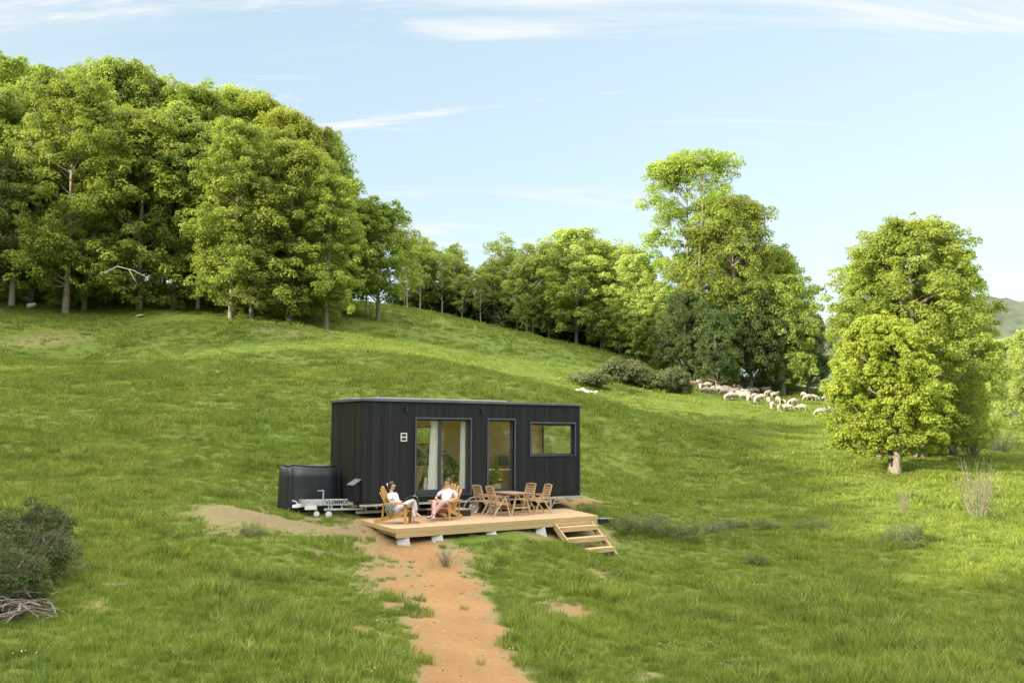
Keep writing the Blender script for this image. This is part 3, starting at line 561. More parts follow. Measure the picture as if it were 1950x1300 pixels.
# ------------------------------------------------------------------ shrubs, rocks
def shrub_mesh(seed, R, H, ncl, per, leaf, m, twigs=30, cr_=(.13, .40)):
    rs = np.random.RandomState(seed); np.random.seed(seed); cl = []
    for i in range(ncl):
        a = rs.rand() * 6.28; q = rs.rand() ** .5; cl.append((np.array([math.cos(a) * q * R, math.sin(a) * q * R, H * rs.uniform(.12, 1.15) * (1 - .5 * q * q)]), R * rs.uniform(*cr_)))
    P, Q = crown_points(cl, per, .7); P[:, 2] = np.maximum(P[:, 2], .02); cr = leaf_mesh('shrub_leaves', P, Q, leaf, m); b = MB()
    for i in range(twigs):
        a = rs.rand() * 6.28; q = rs.rand() * R; e = Vector((math.cos(a) * q * 1.1, math.sin(a) * q * 1.1, H * rs.uniform(.6, 1.15))); s0 = Vector((math.cos(a) * q * .3, math.sin(a) * q * .3, -.05))
        b.tube([s0, s0.lerp(e, .5) + Vector((rs.uniform(-.1, .1), rs.uniform(-.1, .1), .05)) * R, e], [.012, .009, .004], 4, cap=False)
        for _ in range(2):
            f = s0.lerp(e, rs.uniform(.4, .8)); g = f + Vector((rs.uniform(-1, 1), rs.uniform(-1, 1), rs.uniform(0, 1))) * R * .3; b.tube([f, g], [.007, .003], 3, cap=False)
    me = bpy.data.meshes.new('shrub_twigs'); me.from_pydata(b.v, [], b.f); me.materials.append(M['twig']); me.update(); return cr, me
def shrub(pair, px, py, s, name, label, group=None, rz=0):
    x, y, z = hit(px, py); t = thing(name, label, 'bush', (x, y, z - .04), rz, group); t.scale = s
    for nm, me in (('foliage', pair[0]), ('twigs', pair[1])):
        o = bpy.data.objects.new(nm, me); C.objects.link(o); o.parent = t
SH = [shrub_mesh(1, 1, .8, 50, 80, .05, M['scrub'], 30), shrub_mesh(2, 1, .9, 40, 45, .06, M['oak'], 50), shrub_mesh(3, 1, 1, 34, 16, .045, M['scrub'], 34), shrub_mesh(4, 1, 1, 190, 60, .045, M['dark'], 60, (.07, .24)), shrub_mesh(5, 1, .9, 70, 90, .085, M['scrub'], 50)]
for px, py, k, s, lb in [(5, 1115, 3, (1.15, 1.0, 1.1), 'large dark leafy bush at the left edge of the foreground'), (90, 1095, 0, (.8, .75, .9), 'grey thorny bush beside the large dark bush'), (-5, 1165, 3, (.9, .8, 1.1), 'dark bush cut by the left edge below the large one'), (60, 1040, 3, (.9, .8, .9), 'leafy top bush behind the large dark bush at the left edge'),
                         (1190, 1012, 1, (.7, .6, .6), 'low green bush right of the deck stairs'), (1240, 1012, 0, (.95, .7, .75), 'dark low bush with a bare stick on the bank'), (1300, 1025, 0, (.8, .6, .65), 'bramble clump at the middle of the bank'), (1345, 1015, 2, (1., .6, .5), 'dry grey twig clump on the bank'),
                         (1390, 1008, 0, (.8, .6, .5), 'low bush right of the dry twigs'), (1450, 1010, 1, (1., .6, .5), 'green low bush at the right part of the bank'), (1545, 1010, 0, (.8, .6, .5), 'small dark bush alone near the end of the bank'), (1440, 1075, 1, (.55, .5, .55), 'small dark tuft bush below the bank'),
                         (1722, 1040, 0, (.75, .7, .95), 'upright dark thorn bush in the sunny right meadow'), (1722, 985, 2, (.3, .3, 1.3), 'thin upright twig bush behind the dark thorn bush'), (1865, 990, 2, (1.0, .9, 2.2), 'bare twiggy shrub at the right in the sunlight'), (1850, 870, 2, (2.2, 1.5, 1.6), 'thin pale scrub right of the split trunk'),
                         (1905, 860, 2, (2.2, 1.5, 1.6), 'thin pale scrub near the right edge'), (480, 1022, 0, (.4, .35, .3), 'tiny dark weed clump under the earth mound'), (850, 1078, 2, (.55, .5, .45), 'dry brown weed tuft on the earth path'), (1120, 975, 1, (.7, .5, .35), 'low weeds beside the right end of the deck'),
                         (1120, 733, 4, (2.2, 1.8, 1.2), 'grey scrub left of the bramble bank by the flock'), (1185, 728, 4, (2.4, 2.1, 2.3), 'big grey green bramble left of the flock'), (1235, 738, 4, (2.0, 1.7, 1.7), 'bramble between the big bramble and the green bush'), (1278, 744, 4, (1.6, 1.5, 2.3), 'green bush at the left end of the flock'), (1300, 748, 4, (.8, .9, 1.1), 'grey twiggy bush touching the leftmost sheep'),
                         (1620, 745, 4, (5, 2.4, 1.2), 'low green scrub behind the scattered sheep'), (1540, 735, 4, (4, 2, .9), 'low scrub behind the flock under the dark trees'), (1390, 662, 4, (2.5, 2, 1.5), 'small bush at the meadow rim')]:
    if py < 700 and px == 1390: continue
    shrub(SH[k], px, py, s, 'shrub' if k != 2 else 'twig_shrub', lb, None, px * .7)
def rock_mesh(seed):
    rs = np.random.RandomState(seed); b = bpy.data.meshes.new('rock'); import bmesh; bm = bmesh.new(); bmesh.ops.create_icosphere(bm, subdivisions=3, radius=.5)
    k = rs.uniform(1.5, 3, (4, 3))
    for v in bm.verts:
        c = np.array(v.co); d = sum(math.sin(float(q @ c) * 2.2 + i) for i, q in enumerate(k)) * .09; v.co *= 1 + d; v.co.z *= .65
    bm.to_mesh(b); bm.free(); b.materials.append(M['stone']); return b
RK = [rock_mesh(i) for i in range(4)]
def rock(px, py, s, label, group=None, Y=None):
    if Y: x, y, _ = at(px, py, Y); z = gz(x, y)
    else: x, y, z = hit(px, py)
    o = bpy.data.objects.new('rock', RK[random.randrange(4)]); C.objects.link(o); o.location = (x, y, z + s[2] * .15); o.scale = s; o.rotation_euler = (0, 0, random.uniform(0, 6)); tag(o, label, 'rock', group)
for px, py, s, lb in [(1100, 746, (.55, .5, .5), 'leftmost white stone of the small pile on the meadow'), (1110, 745, (.5, .5, .6), 'white stone second from the left in the small pile'), (1117, 749, (.6, .5, .6), 'white stone in the middle of the small pile'), (1124, 748, (.45, .4, .4), 'small stone right of the middle of the pile'), (1134, 750, (.5, .5, .6), 'rightmost white stone standing apart from the pile'),
                      (1245, 690, (1.4, .9, .9), 'left flat grey rock at the foot of the ridge trees'), (1257, 690, (1.5, 1, 1), 'right flat grey rock at the foot of the ridge trees'), (1306, 697, (.9, .8, 1.6), 'upright pale rock left of the grey trunks'), (1312, 706, (1, .8, 1), 'rock below the upright pale rock'), (1350, 722, (.9, .7, 1.), 'pale rock behind the middle of the flock'),
                      (52, 574, (.9, .9, .9), 'round pale boulder under the trees at far left'), (60, 586, (1., .9, .9), 'boulder in front of the round one at far left'), (1472, 722, (1., .7, .5), 'flat stone under the dark trees right of the flock'), (265, 603, (1.2, .5, .3), 'flat pale stone at the wood edge below the bushy oak'),
                      (572, 963, (.2, .2, .16), 'pale stone on the ground under the trailer coupling'), (546, 962, (.16, .16, .14), 'small pale stone below the black cover'), (826, 1036, (.10, .1, .09), 'tiny white stone on the path below the deck')]:
    rock(px, py, s, lb)
b = MB(); rs = random.Random(3)
for i in range(75):
    a = rs.uniform(0, 6.28); l = rs.uniform(.3, .9); c = Vector((rs.gauss(0, .35), rs.gauss(0, .3), rs.uniform(.02, .38))); d = Vector((math.cos(a), math.sin(a), rs.uniform(-.25, .45))) * l / 2
    b.tube([c - d, c + Vector((0, 0, .05)), c + d], [.022, .018, .006] if i < 12 else [.010, .008, .003], 5, cap=False)
b.tube([(-.5, .0, .12), (-.2, -.2, .2)], [.09, .08], 9); b.tube([(-.1, -.25, .1), (.35, -.15, .22)], [.06, .045], 8)
x, y, z = hit(22, 1185); o = b.build('brush_pile', M['twig']); o.location = (x, y, z); o.scale = (1, 1, 1.1); tag(o, 'pile of dry grey branches under the dark bush at lower left', 'brush pile')
b = MB(); b.tube([(0, 0, 0), (1.5, .2, 1.0), (3.6, .3, .5), (5.8, .2, -.6)], [.10, .09, .07, .03], 6); b.tube([(1.5, .2, 1.0), (.6, 0, .5), (-.8, -.2, -.1)], [.08, .06, .02], 6); b.tube([(3.0, .3, .7), (3.8, -.4, -.4), (4.4, -.5, -1.2)], [.06, .04, .02], 6)
p = at(200, 521, 75); o = b.build('dead_branch', M['bark']); o.location = p; o.scale = (.6, .6, .6); tag(o, 'bent grey dead branch sticking out of the bushy oak', 'branch')
# ------------------------------------------------------------------ the tiny house on its trailer
HO = Vector((-4.756, 30.828, CZ - 2.136)); YAW = .602; HL, HH, HW = 8.86, 3.2, 2.55
house = thing('tiny_house', 'black timber tiny house on a galvanised trailer, wide glass door and two windows', 'tiny house', HO, YAW)
HM = Matrix.Translation(HO) @ Matrix.Rotation(YAW, 4, 'Z')
DOOR = (1.93, 4.03, .12, 2.64); NDOOR = (4.79, 5.87, .12, 2.64); WIN = (6.63, 8.60, 1.40, 2.53); BWIN = (3.2, 4.0, 1.75, 2.42); EWIN = (.30, 2.25, 1.35, 2.52); ENDL = []
def wall(name, m, length, holes, T, out_sign, boards=True, inner=None):
    """one wall: slab with openings and vertical boards outside; local x along, y outwards, z up; T maps to house space"""
    b = MB(); bk = .11
    xs = sorted({0, length} | {h[0] for h in holes} | {h[1] for h in holes}); zs = sorted({0, HH} | {h[2] for h in holes} | {h[3] for h in holes})
    def hole(x, z): return any(h[0] < x < h[1] and h[2] < z < h[3] for h in holes)
    def quad(pts): b.add([T @ Vector(p) for p in pts], [(0, 1, 2, 3)])
    for i in range(len(xs) - 1):
        for j in range(len(zs) - 1):
            if hole((xs[i] + xs[i + 1]) / 2, (zs[j] + zs[j + 1]) / 2): continue
            quad([(xs[i], -.02, zs[j]), (xs[i + 1], -.02, zs[j]), (xs[i + 1], -.02, zs[j + 1]), (xs[i], -.02, zs[j + 1])])
    for h in holes:
        a, c, d, e = h
        for p, q in (((a, d), (c, d)), ((c, d), (c, e)), ((c, e), (a, e)), ((a, e), (a, d))): quad([(p[0], -.02, p[1]), (q[0], -.02, q[1]), (q[0], -bk, q[1]), (p[0], -bk, p[1])])
    w0 = .145; x = 0; rs = random.Random(int(length * 10))
    while x < length - .01:
        x1 = min(x + w0, length); cuts = sorted({x, x1} | {e for h in holes for e in h[:2] if x < e < x1})
        dep = .0 + rs.uniform(-.004, .003)
        for i in range(len(cuts) - 1):
            a, c = cuts[i], cuts[i + 1]; mid = (a + c) / 2; zz = [0, HH]; g0 = .0025 if a == x else 0; g1 = .0025 if c == x1 else 0
            segs = [(0.0, HH)]
            for h in holes:
                if h[0] < mid < h[1]: segs = [s for q in segs for s in ((q[0], min(q[1], h[2])), (max(q[0], h[3]), q[1])) if s[1] - s[0] > .01]
            for lo, hi in segs:
                vs = [T @ Vector((X, Yy, Z)) for X in (a + g0, c - g1) for Yy in (-.018, dep) for Z in (lo, hi)]
                b.add(vs, [(0, 1, 3, 2), (4, 6, 7, 5), (0, 4, 5, 1), (2, 3, 7, 6), (0, 2, 6, 4), (1, 5, 7, 3)])
        x = x1
    o = b.build(name, m, house); return o
I4 = Matrix.Identity(4)
Tf = Matrix(((1, 0, 0, 0), (0, -1, 0, 0), (0, 0, 1, 0), (0, 0, 0, 1)))                       # front: outwards = -v
wall('wall', M['char'], HL, [DOOR, NDOOR, WIN], Tf, -1)
Tb = Matrix(((1, 0, 0, 0), (0, 1, 0, HW), (0, 0, 1, 0), (0, 0, 0, 1)))
wall('wall', M['char'], HL, [BWIN], Tb, 1)
Tl = Matrix(((0, -1, 0, 0), (1, 0, 0, 0), (0, 0, 1, 0), (0, 0, 0, 1)))
wall('wall', M['char_end'], HW, [], Tl, 1)
Tr = Matrix(((0, 1, 0, HL), (1, 0, 0, 0), (0, 0, 1, 0), (0, 0, 0, 1)))
wall('wall', M['char_end'], HW, [EWIN], Tr, 1)
# inner lining of pale pine (one part), floor, ceiling
b = MB()
def lin(axis_, pos, a0, a1, holes):
    xs = sorted({a0, a1} | {h[0] for h in holes} | {h[1] for h in holes}); zs = sorted({.1, 3.0} | {h[2] for h in holes} | {h[3] for h in holes})
    for i in range(len(xs) - 1):
        for j in range(len(zs) - 1):
            X, Z = (xs[i] + xs[i + 1]) / 2, (zs[j] + zs[j + 1]) / 2
            if any(h[0] < X < h[1] and h[2] < Z < h[3] for h in holes): continue
            q = [(xs[i], zs[j]), (xs[i + 1], zs[j]), (xs[i + 1], zs[j + 1]), (xs[i], zs[j + 1])]
            b.add([(p[0], pos, p[1]) if axis_ == 'y' else (pos, p[0], p[1]) for p in q], [(0, 1, 2, 3)])
lin('y', .112, .11, HL - .11, [DOOR, NDOOR, WIN]); lin('y', HW - .112, .11, HL - .11, [BWIN]); lin('x', .112, .112, HW - .112, []); lin('x', HL - .112, .112, HW - .112, [EWIN])
b.add([(.11, .112, .1), (HL - .11, .112, .1), (HL - .11, HW - .112, .1), (.11, HW - .112, .1)], [(0, 1, 2, 3)]); b.add([(.11, .112, 3.0), (HL - .11, .112, 3.0), (HL - .11, HW - .112, 3.0), (.11, HW - .112, 3.0)], [(3, 2, 1, 0)])
b.build('interior_lining', M['pine'], house)
b = MB(); b.ext((-.01, -.01, -.1), (HL + .01, HW + .01, -.012)); b.build('floor_frame', M['backing'], house)
b = MB(); b.ext((0.02, .02, 3.05), (HL - .02, HW - .02, HH + .03)); b.build('roof', M['backing'], house)
b = MB()                                                                                       # coping round the roof
for a, c in (((-.05, -.05), (HL + .05, .07)), ((-.05, HW - .07), (HL + .05, HW + .05))): b.ext((a[0], a[1], HH + .004), (c[0], c[1], HH + .085)); 
b.ext((-.05, .0705, HH + .004), (.07, HW - .0705, HH + .085)); b.ext((HL - .07, .0705, HH + .004), (HL + .05, HW - .0705, HH + .085)); b.build('coping', M['coping'], house, .006)
# corner trim at the far right
b = MB(); b.ext((HL - .035, -.006, 0), (HL + .012, .0, HH)); b.build('corner_trim', M['frame'], house)
def opening(name, h, panes, mull, lower=.10, sliding=False):
    a, c, d, e = h; b = MB(); t = .045
    # outer trim ring standing proud of the boards
    b.ext((a - t, -.028, e), (c + t, .10, e + t)); b.ext((a - t, -.028, d - t), (c + t, .10, d)); b.ext((a - t, -.028, d), (a, .10, e)); b.ext((c, -.028, d), (c + t, .10, e))
    o = b.build(name, M['frame'], house, .003)
    b = MB(); b.ext((a - t - .004, -.032, e + t - .012), (c + t + .004, -.0, e + t + .01)); b.ext((a - t - .006, -.032, d - t), (a - t + .012, -.0, e + t - .0125)); b.ext((c + t - .012, -.032, d - t), (c + t + .006, -.0, e + t - .0125)); b.build('trim', M['trim'], o, .002)
    b = MB(); f = .055; y0, y1 = .12, .165                                                                # sash
    b.ext((a, y0, d), (c, y1, d + lower)); b.ext((a, y0, e - f), (c, y1, e)); b.ext((a, y0, d + lower), (a + f, y1, e - f)); b.ext((c - f, y0, d + lower), (c, y1, e - f))
    for m_ in mull: b.ext((m_ - .055, y0 - .01, d + lower), (m_ + .055, y1 - .002, e - f))
    b.build('sash', M['frame'], o, .003)
    xs = [a + f] + [q for m_ in mull for q in (m_ - .055, m_ + .055)] + [c - f]
    for i in range(0, len(xs), 2):
        g = MB(); g.add([(xs[i], .14, d + lower), (xs[i + 1], .14, d + lower), (xs[i + 1], .14, e - f), (xs[i], .14, e - f)], [(0, 1, 2, 3)]); g.build('pane', M['glass'], o)
    return o
dr = opening('sliding_door', DOOR, 2, [2.90], .17); MB().ext((2.83, .098, 1.05), (2.85, .118, 1.3)).build('handle', M['black'], dr)
nd = opening('door', NDOOR, 1, [], .12); MB().ext((4.83, .09, 1.05), (4.85, .118, 1.25)).build('handle', M['black'], nd)
opening('window', WIN, 1, [], .055)
# rear and end windows (frames and panes), built in place
def plainwin(h, T, name='window'):
    a, c, d, e = h; b = MB(); f = .05
    for q in (((a, d), (c, d + f)), ((a, e - f), (c, e)), ((a, d + f), (a + f, e - f)), ((c - f, d + f), (c, e - f))):
        vs = [T @ Vector((X, Yy, Z)) for X in (q[0][0], q[1][0]) for Yy in (-.10, -.05) for Z in (q[0][1], q[1][1])]; b.add(vs, [(0, 1, 3, 2), (4, 6, 7, 5), (0, 4, 5, 1), (2, 3, 7, 6), (0, 2, 6, 4), (1, 5, 7, 3)])
    o = b.build(name, M['frame'], house); g = MB(); g.add([T @ Vector((X, -.07, Z)) for X, Z in ((a + f, d + f), (c - f, d + f), (c - f, e - f), (a + f, e - f))], [(0, 1, 2, 3)]); g.build('pane', M['glass'], o)
plainwin(BWIN, Tb); plainwin(EWIN, Tr)
# wall fittings
for u_ in (1.52, 4.49):
    b = MB(); b.ext((u_ - .035, -.085, 2.86), (u_ + .035, -.006, 3.05)); b.build('wall_lamp', M['black'], house, .006)
b = MB(); u_, z_ = 1.45, 2.04; s_ = .115
b.ext((u_ - s_, -.022, z_ - s_ * 1.2), (u_ + s_, -.004, z_ - s_ * 1.2 + .03)); b.ext((u_ - s_, -.022, z_ + s_ * 1.2 - .03), (u_ + s_, -.004, z_ + s_ * 1.2)); b.ext((u_ - s_, -.022, z_ - s_ * 1.2 + .03), (u_ - s_ + .03, -.004, z_ + s_ * 1.2 - .03)); b.ext((u_ + s_ - .03, -.022, z_ - s_ * 1.2 + .03), (u_ + s_, -.004, z_ + s_ * 1.2 - .03)); b.ext((u_ - s_ + .03, -.022, z_ - .018), (u_ + s_ - .03, -.004, z_ + .018))
o = b.build('vent_grille', M['white'], house, .003); MB().ext((u_ - s_ + .025, -.012, z_ - s_ * 1.2 + .025), (u_ + s_ - .025, -.005, z_ + s_ * 1.2 - .025)).build('grille_backing', M['black'], o)
b = MB()                                                                                       # hose cabinet with a sloping lid on the left end wall
b.add([(-.004, .12, -.02), (-.004, .52, -.02), (-.004, .52, .66), (-.004, .12, .66), (-.26, .12, -.02), (-.26, .52, -.02), (-.26, .52, .50), (-.26, .12, .50)], [(4, 5, 6, 7), (0, 3, 2, 1), (0, 4, 7, 3), (1, 2, 6, 5), (0, 1, 5, 4)])
o = b.build('utility_cabinet', M['char'], house); b = MB(); b.add([(-.004, .08, .67), (-.004, .56, .67), (-.30, .56, .49), (-.30, .08, .49), (-.004, .08, .70), (-.004, .56, .70), (-.30, .56, .52), (-.30, .08, .52)], [(0, 1, 2, 3), (7, 6, 5, 4), (0, 3, 7, 4), (1, 5, 6, 2), (3, 2, 6, 7)]); b.build('lid', M['coping'], o)
# roof fittings
for i, u_ in enumerate((.65, 2.42, 4.19, 5.2)):
    if i == 3: continue
    b = MB(); b.ext((u_ - .1, .35, HH + .115), (u_ + 1.6, 1.35, HH + .145)); o = b.build('solar_panel', M['panel'], house)
    b = MB(); b.ext((u_ - .115, .335, HH + .112), (u_ + 1.615, .349, HH + .15)); b.ext((u_ - .115, 1.351, HH + .112), (u_ + 1.615, 1.365, HH + .15)); b.ext((u_ - .115, .349, HH + .112), (u_ - .101, 1.351, HH + .15)); b.build('panel_frame', M['alu'], o)
    b = MB()
    for q in (.15, 1.35): b.ext((u_ + q, .36, HH + .03), (u_ + q + .05, .40, HH + .113))
    b.build('bracket', M['alu'], o)
b = MB(); b.ext((.25, 1.5, HH + .12), (4.4, 2.4, HH + .115)); o = b.build('solar_panel', M['panel'], house); b = MB(); b.ext((.23, 1.48, HH + .118), (4.42, 1.499, HH + .155)); b.ext((.22, 1.48, HH + .118), (.249, 2.42, HH + .155)); b.build('panel_frame', M['alu'], o)
b = MB(); b.lathe((1.15, 1.0, HH), (0, 0, 1), [(0, .045), (.16, .045), (.16, .10), (.21, .10), (.25, .02)], 14); b.build('roof_vent', M['black'], house)
# trailer: chassis rails, drawbar, wheels, stabiliser legs
b = MB(); b.ext((-.1, -.03, -.17), (HL + .12, .03, -.105)); b.ext((-.1, HW - .03, -.17), (HL + .12, HW + .03, -.105))
for i in range(9): b.ext((.1 + i * 1.09, .03, -.165), (.15 + i * 1.09, HW - .03, -.11))
b.ext((.0, .42, -.42), (6.8, .48, -.34)); b.ext((.0, HW - .48, -.42), (6.8, HW - .42, -.34))
for i in range(8): b.ext((.3 + i * .9, .425, -.3405), (.36 + i * .9, .475, -.1705))
ch = b.build('chassis', M['galv_dull'], house)
TIP = Vector((-1.80, 1.24, -.14))
b = MB(); b.beam((-.02, .62, -.05), (-1.45, 1.12, -.05), .05, .20); b.beam((-.02, HW - .62, -.05), (-1.45, HW - 1.12, -.05), .05, .20); b.beam((.3, .52, -.28), (-.9, .93, -.28), .05, .06); b.beam((.3, HW - .52, -.28), (-.9, HW - .93, -.28), .05, .06)
for t in (0, .35, .7): b.beam((-.05 - t * .9, .64 + t * .31, -.155), (-.05 - t * .9, .64 + t * .31, -.25), .05, .05)
b.box((-1.5, 1.25, -.07), (.16, .3, .22)); b.build('drawbar', M['galv'], house, .006)
b = MB(); b.beam((-1.15, 1.0, -.21), (-1.48, 1.13, -.21), .06, .13); b.beam(TIP + Vector((.28, 0, 0)), TIP + Vector((.02, 0, -.02)), .10, .10); b.tube([TIP + Vector((.0, 0, -.06)), TIP + Vector((0, 0, .02))], [.06, .05], 12); b.tube([TIP + Vector((.14, 0, .03)), TIP + Vector((.06, 0, .13)), TIP + Vector((-.06, 0, .16))], [.02, .018, .018], 8); b.build('coupling', M['white'], house)
def wheel(par, c, ax, R_, wd, name='wheel', rim=M['galv'], rr=.62):
    c = Vector(c); ax = Vector(ax).normalized(); b = MB(); h = wd / 2
    b.lathe(c, ax, [(-h, R_ * rr), (-h, R_ * .93), (-h * .8, R_), (h * .8, R_), (h, R_ * .93), (h, R_ * rr)], 32); o = b.build(name, M['rubber'], par)
    b = MB(); b.lathe(c, ax, [(h, R_ * rr), (h * 1.02, R_ * (rr - .04)), (h * .65, R_ * (rr - .07)), (h * .6, R_ * .44), (h * .85, R_ * .40), (h * .85, R_ * .22), (h * .6, R_ * .20), (h * 1.0, R_ * .16), (h * 1.0, .001)], 32); b.lathe(c, ax, [(-h, R_ * rr), (-h * .5, .001)], 24); b.build('rim', rim, o)
    return o
for u_ in (4.22, 5.02):
    for v_, s_ in ((.13, -1), (HW - .13, 1)): wheel(house, (u_, v_, -.36), (0, s_, 0), .325, .2)
for v_ in (.08, HW - .08):
    b = MB(); P1 = []
    for t in np.linspace(0, 1, 18):
        if t < .3: a = math.pi * (1 - t / .3 * .5); P1.append((4.22 + .44 * math.cos(a), -.38 + .40 * math.sin(a)))
        elif t > .7: a = math.pi * (.5 - (t - .7) / .3 * .5); P1.append((5.02 + .44 * math.cos(a), -.38 + .40 * math.sin(a)))
        else: P1.append((4.22 + .8 * (t - .3) / .4, .02))
    for i in range(17): b.beam((P1[i][0], v_ - .03, P1[i][1]), (P1[i + 1][0] + .002, v_ - .03, P1[i + 1][1]), .23, .022, (0, 1, 0)) if False else b.add([(P1[i][0], v_ - .15, P1[i][1]), (P1[i + 1][0], v_ - .15, P1[i + 1][1]), (P1[i + 1][0], v_ + .10, P1[i + 1][1]), (P1[i][0], v_ + .10, P1[i][1]), (P1[i][0] * 1, v_ - .15, P1[i][1] - .035), (P1[i + 1][0], v_ - .15, P1[i + 1][1] - .035)], [(0, 1, 2, 3), (4, 5, 1, 0)])
    b.build('mudguard', M['galv'], house)
# jockey wheels and hand crank
for u_, v_, r_, z_ in ((-.80, .80, .13, -.42), (-1.16, .92, .11, -.40)):
    w_ = wheel(house, (u_, v_, z_), (-.3, -1, 0), r_, .07, 'jockey_wheel', M['white'], .8); MB().tube([(u_, v_ + .05, z_), (u_ + .03, v_ + .06, -.16)], .022, 8).build('fork', M['galv'], w_)
b = MB(); b.tube([(-.95, .90, -.12), (-.95, .90, .33)], .028, 10); b.tube([(-.95, .90, .33), (-1.14, .86, .32)], .016, 8); b.tube([(-1.14, .86, .32), (-1.14, .86, .36)], .02, 8); b.build('hand_crank', M['galv'], house)
for u_, v_, zt in ((1.07, -.02, -.12), (7.46, -.02, -.12), (1.07, HW, -.12), (7.46, HW, -.12)):
    b = MB(); b.tube([(u_, v_, -.10), (u_, v_, -.66)], .04, 8); b.tube([(u_, v_, -.55), (u_ + .32, v_ + .05, -.16)], .014, 6); b.box((u_, v_, -.30), (.07, .09, .10)); b.box((u_, v_, -.67), (.16, .16, .02)); b.build('stabiliser_leg', M['galv_dull'], house)
b = MB(); b.beam((7.6, .0, -.36), (8.75, .0, -.19), .03, .02); b.build('brace', M['galv_dull'], house)
b = MB(); b.lathe((.70, .40, -.24), (0, -1, 0), [(0, .055), (.03, .05), (.04, .02), (.04, 0)], 14); b.build('side_reflector', M['orange'], house)
def text(s, size, T, m, par, name, ext=.002):
    cu = bpy.data.curves.new(name, 'FONT'); cu.body = s; cu.size = size; cu.offset = .004; cu.extrude = ext; cu.align_x = 'CENTER'; cu.align_y = 'CENTER'; o = bpy.data.objects.new(name, cu); C.objects.link(o)
    bpy.context.view_layer.update(); me = bpy.data.meshes.new_from_object(o.evaluated_get(bpy.context.evaluated_depsgraph_get())); bpy.data.objects.remove(o)
    o = link_mesh(name, me, m, par); me.materials.clear(); me.materials.append(m); o.matrix_local = T; return o
dv = Vector((1.43, -.50, 0)).normalized(); nv = Vector((dv.y, -dv.x, 0)); 
if nv.y > 0: nv = -nv
Tt = Matrix.Translation(Vector((-.53, .798, -.05)) + nv * .029) @ Matrix((dv, Vector((0, 0, 1)), nv)).transposed().to_4x4()
text('VLEMMIX', .175, Tt @ Matrix.Scale(1.0, 4), M['black'], house, 'trailer_lettering')
# black covered box behind the drawbar
def covered():
    import bmesh; bm = bmesh.new(); bmesh.ops.create_cube(bm, size=1); bmesh.ops.bevel(bm, geom=bm.edges[:] , offset=.06, segments=3, affect='EDGES'); bmesh.ops.triangulate(bm, faces=bm.faces); bmesh.ops.subdivide_edges(bm, edges=bm.edges[:], cuts=4, use_grid_fill=True)
    for v in bm.verts:
        x, y, z = v.co; k = .5 - z; v.co.x = x * (1.72 + .14 * k) * 1.0; v.co.y = y * (1.0 + .12 * k); v.co.z = z * 1.66
        v.co.x += .018 * math.sin(y * 19 + z * 2) * k; v.co.y += .022 * math.sin(x * 23 + math.sin(z * 3)) * k; v.co.z += (.03 * math.sin(x * 6 + 1) * math.cos(y * 5) if z > .4 else 0) - (.06 * x if z > .4 else 0)
    me = bpy.data.meshes.new('cover'); bm.to_mesh(me); bm.free(); me.polygons.foreach_set('use_smooth', np.ones(len(me.polygons), bool)); me.materials.append(M['tarp']); return me
p = HM @ Vector((-1.0, 1.95, .28)); o = bpy.data.objects.new('covered_box', covered()); C.objects.link(o); o.location = p; o.rotation_euler = (0, 0, YAW); tag(o, 'large box under a tight black cover standing left of the tiny house', 'covered box')
# ------------------------------------------------------------------ inside
def H(u_, v_, z_): return HM @ Vector((u_, v_, z_))
def curtain(u0, u1, v_, z0, z1, lab, spread=.12):
    n = 60; m_ = 10; V = []
    for j in range(m_):
        t = j / (m_ - 1)
        for i in range(n):
            s_ = i / (n - 1); V.append((u0 - spread * (1 - t) + (u1 - u0 + spread * (1 - t)) * s_, v_ + .03 * math.sin(s_ * 34) , z0 + (z1 - z0) * t))
    idx = np.arange(n * m_).reshape(m_, n); F = np.stack([idx[:-1, :-1], idx[:-1, 1:], idx[1:, 1:], idx[1:, :-1]], -1).reshape(-1, 4)
    o = link_mesh('curtain', np_mesh('curtain', V, F, True), M['curtain']); o.matrix_world = HM; tag(o, lab, 'curtain', 'curtains behind the sliding door')
curtain(2.62, 2.90, .24, .28, 2.60, 'wide pale linen curtain left of the middle bar of the sliding door'); curtain(3.80, 3.98, .24, .28, 2.60, 'narrow pale linen curtain at the right edge of the sliding door', .04)
kit = thing('kitchen_unit', 'wooden kitchen unit seen through the left pane of the sliding door', 'kitchen unit', H(0, 0, 0), YAW)
b = MB(); b.ext((2.5, 1.9, .11), (4.6, 2.40, .98)); b.build('cabinet', M['pine'], kit, .004); b = MB(); b.ext((2.48, 1.86, .985), (4.62, 2.40, 1.02)); b.build('worktop', M['linen'], kit, .003); b = MB()
for q in (2.75, 3.25, 3.75, 4.25):
    b.ext((q, 1.88, .70), (q + .22, 1.899, .73)); b.ext((q, 1.88, .42), (q + .22, 1.899, .45))
b.build('handle', M['steel_dark'], kit)
sh_ = thing('wall_shelf', 'dark wall shelf with pots under the little rear window', 'shelf', H(0, 0, 0), YAW); b = MB(); b.ext((3.0, 2.18, 1.36), (4.5, 2.42, 1.40)); b.build('board', M['steel_dark'], sh_); b = MB(); b.ext((3.05, 2.2, 1.5), (4.4, 2.42, 1.53)); b.build('rail', M['steel_dark'], sh_)
for i, (u_, r_, h_) in enumerate(((3.3, .09, .16), (3.62, .11, .12), (3.95, .08, .2))):
    o = MB().lathe((0, 0, 0), (0, 0, 1), [(0, .001), (0, r_), (h_, r_), (h_, r_ * .9), (.01, r_ * .88)], 16).build('cooking_pot', M['steel_dark']); o.location = H(u_, 2.08, 1.02); tag(o, ['small dark pot left on the worktop', 'wide dark pot in the middle of the worktop', 'tall dark pot right on the worktop'][i], 'pot', 'pots on the worktop')
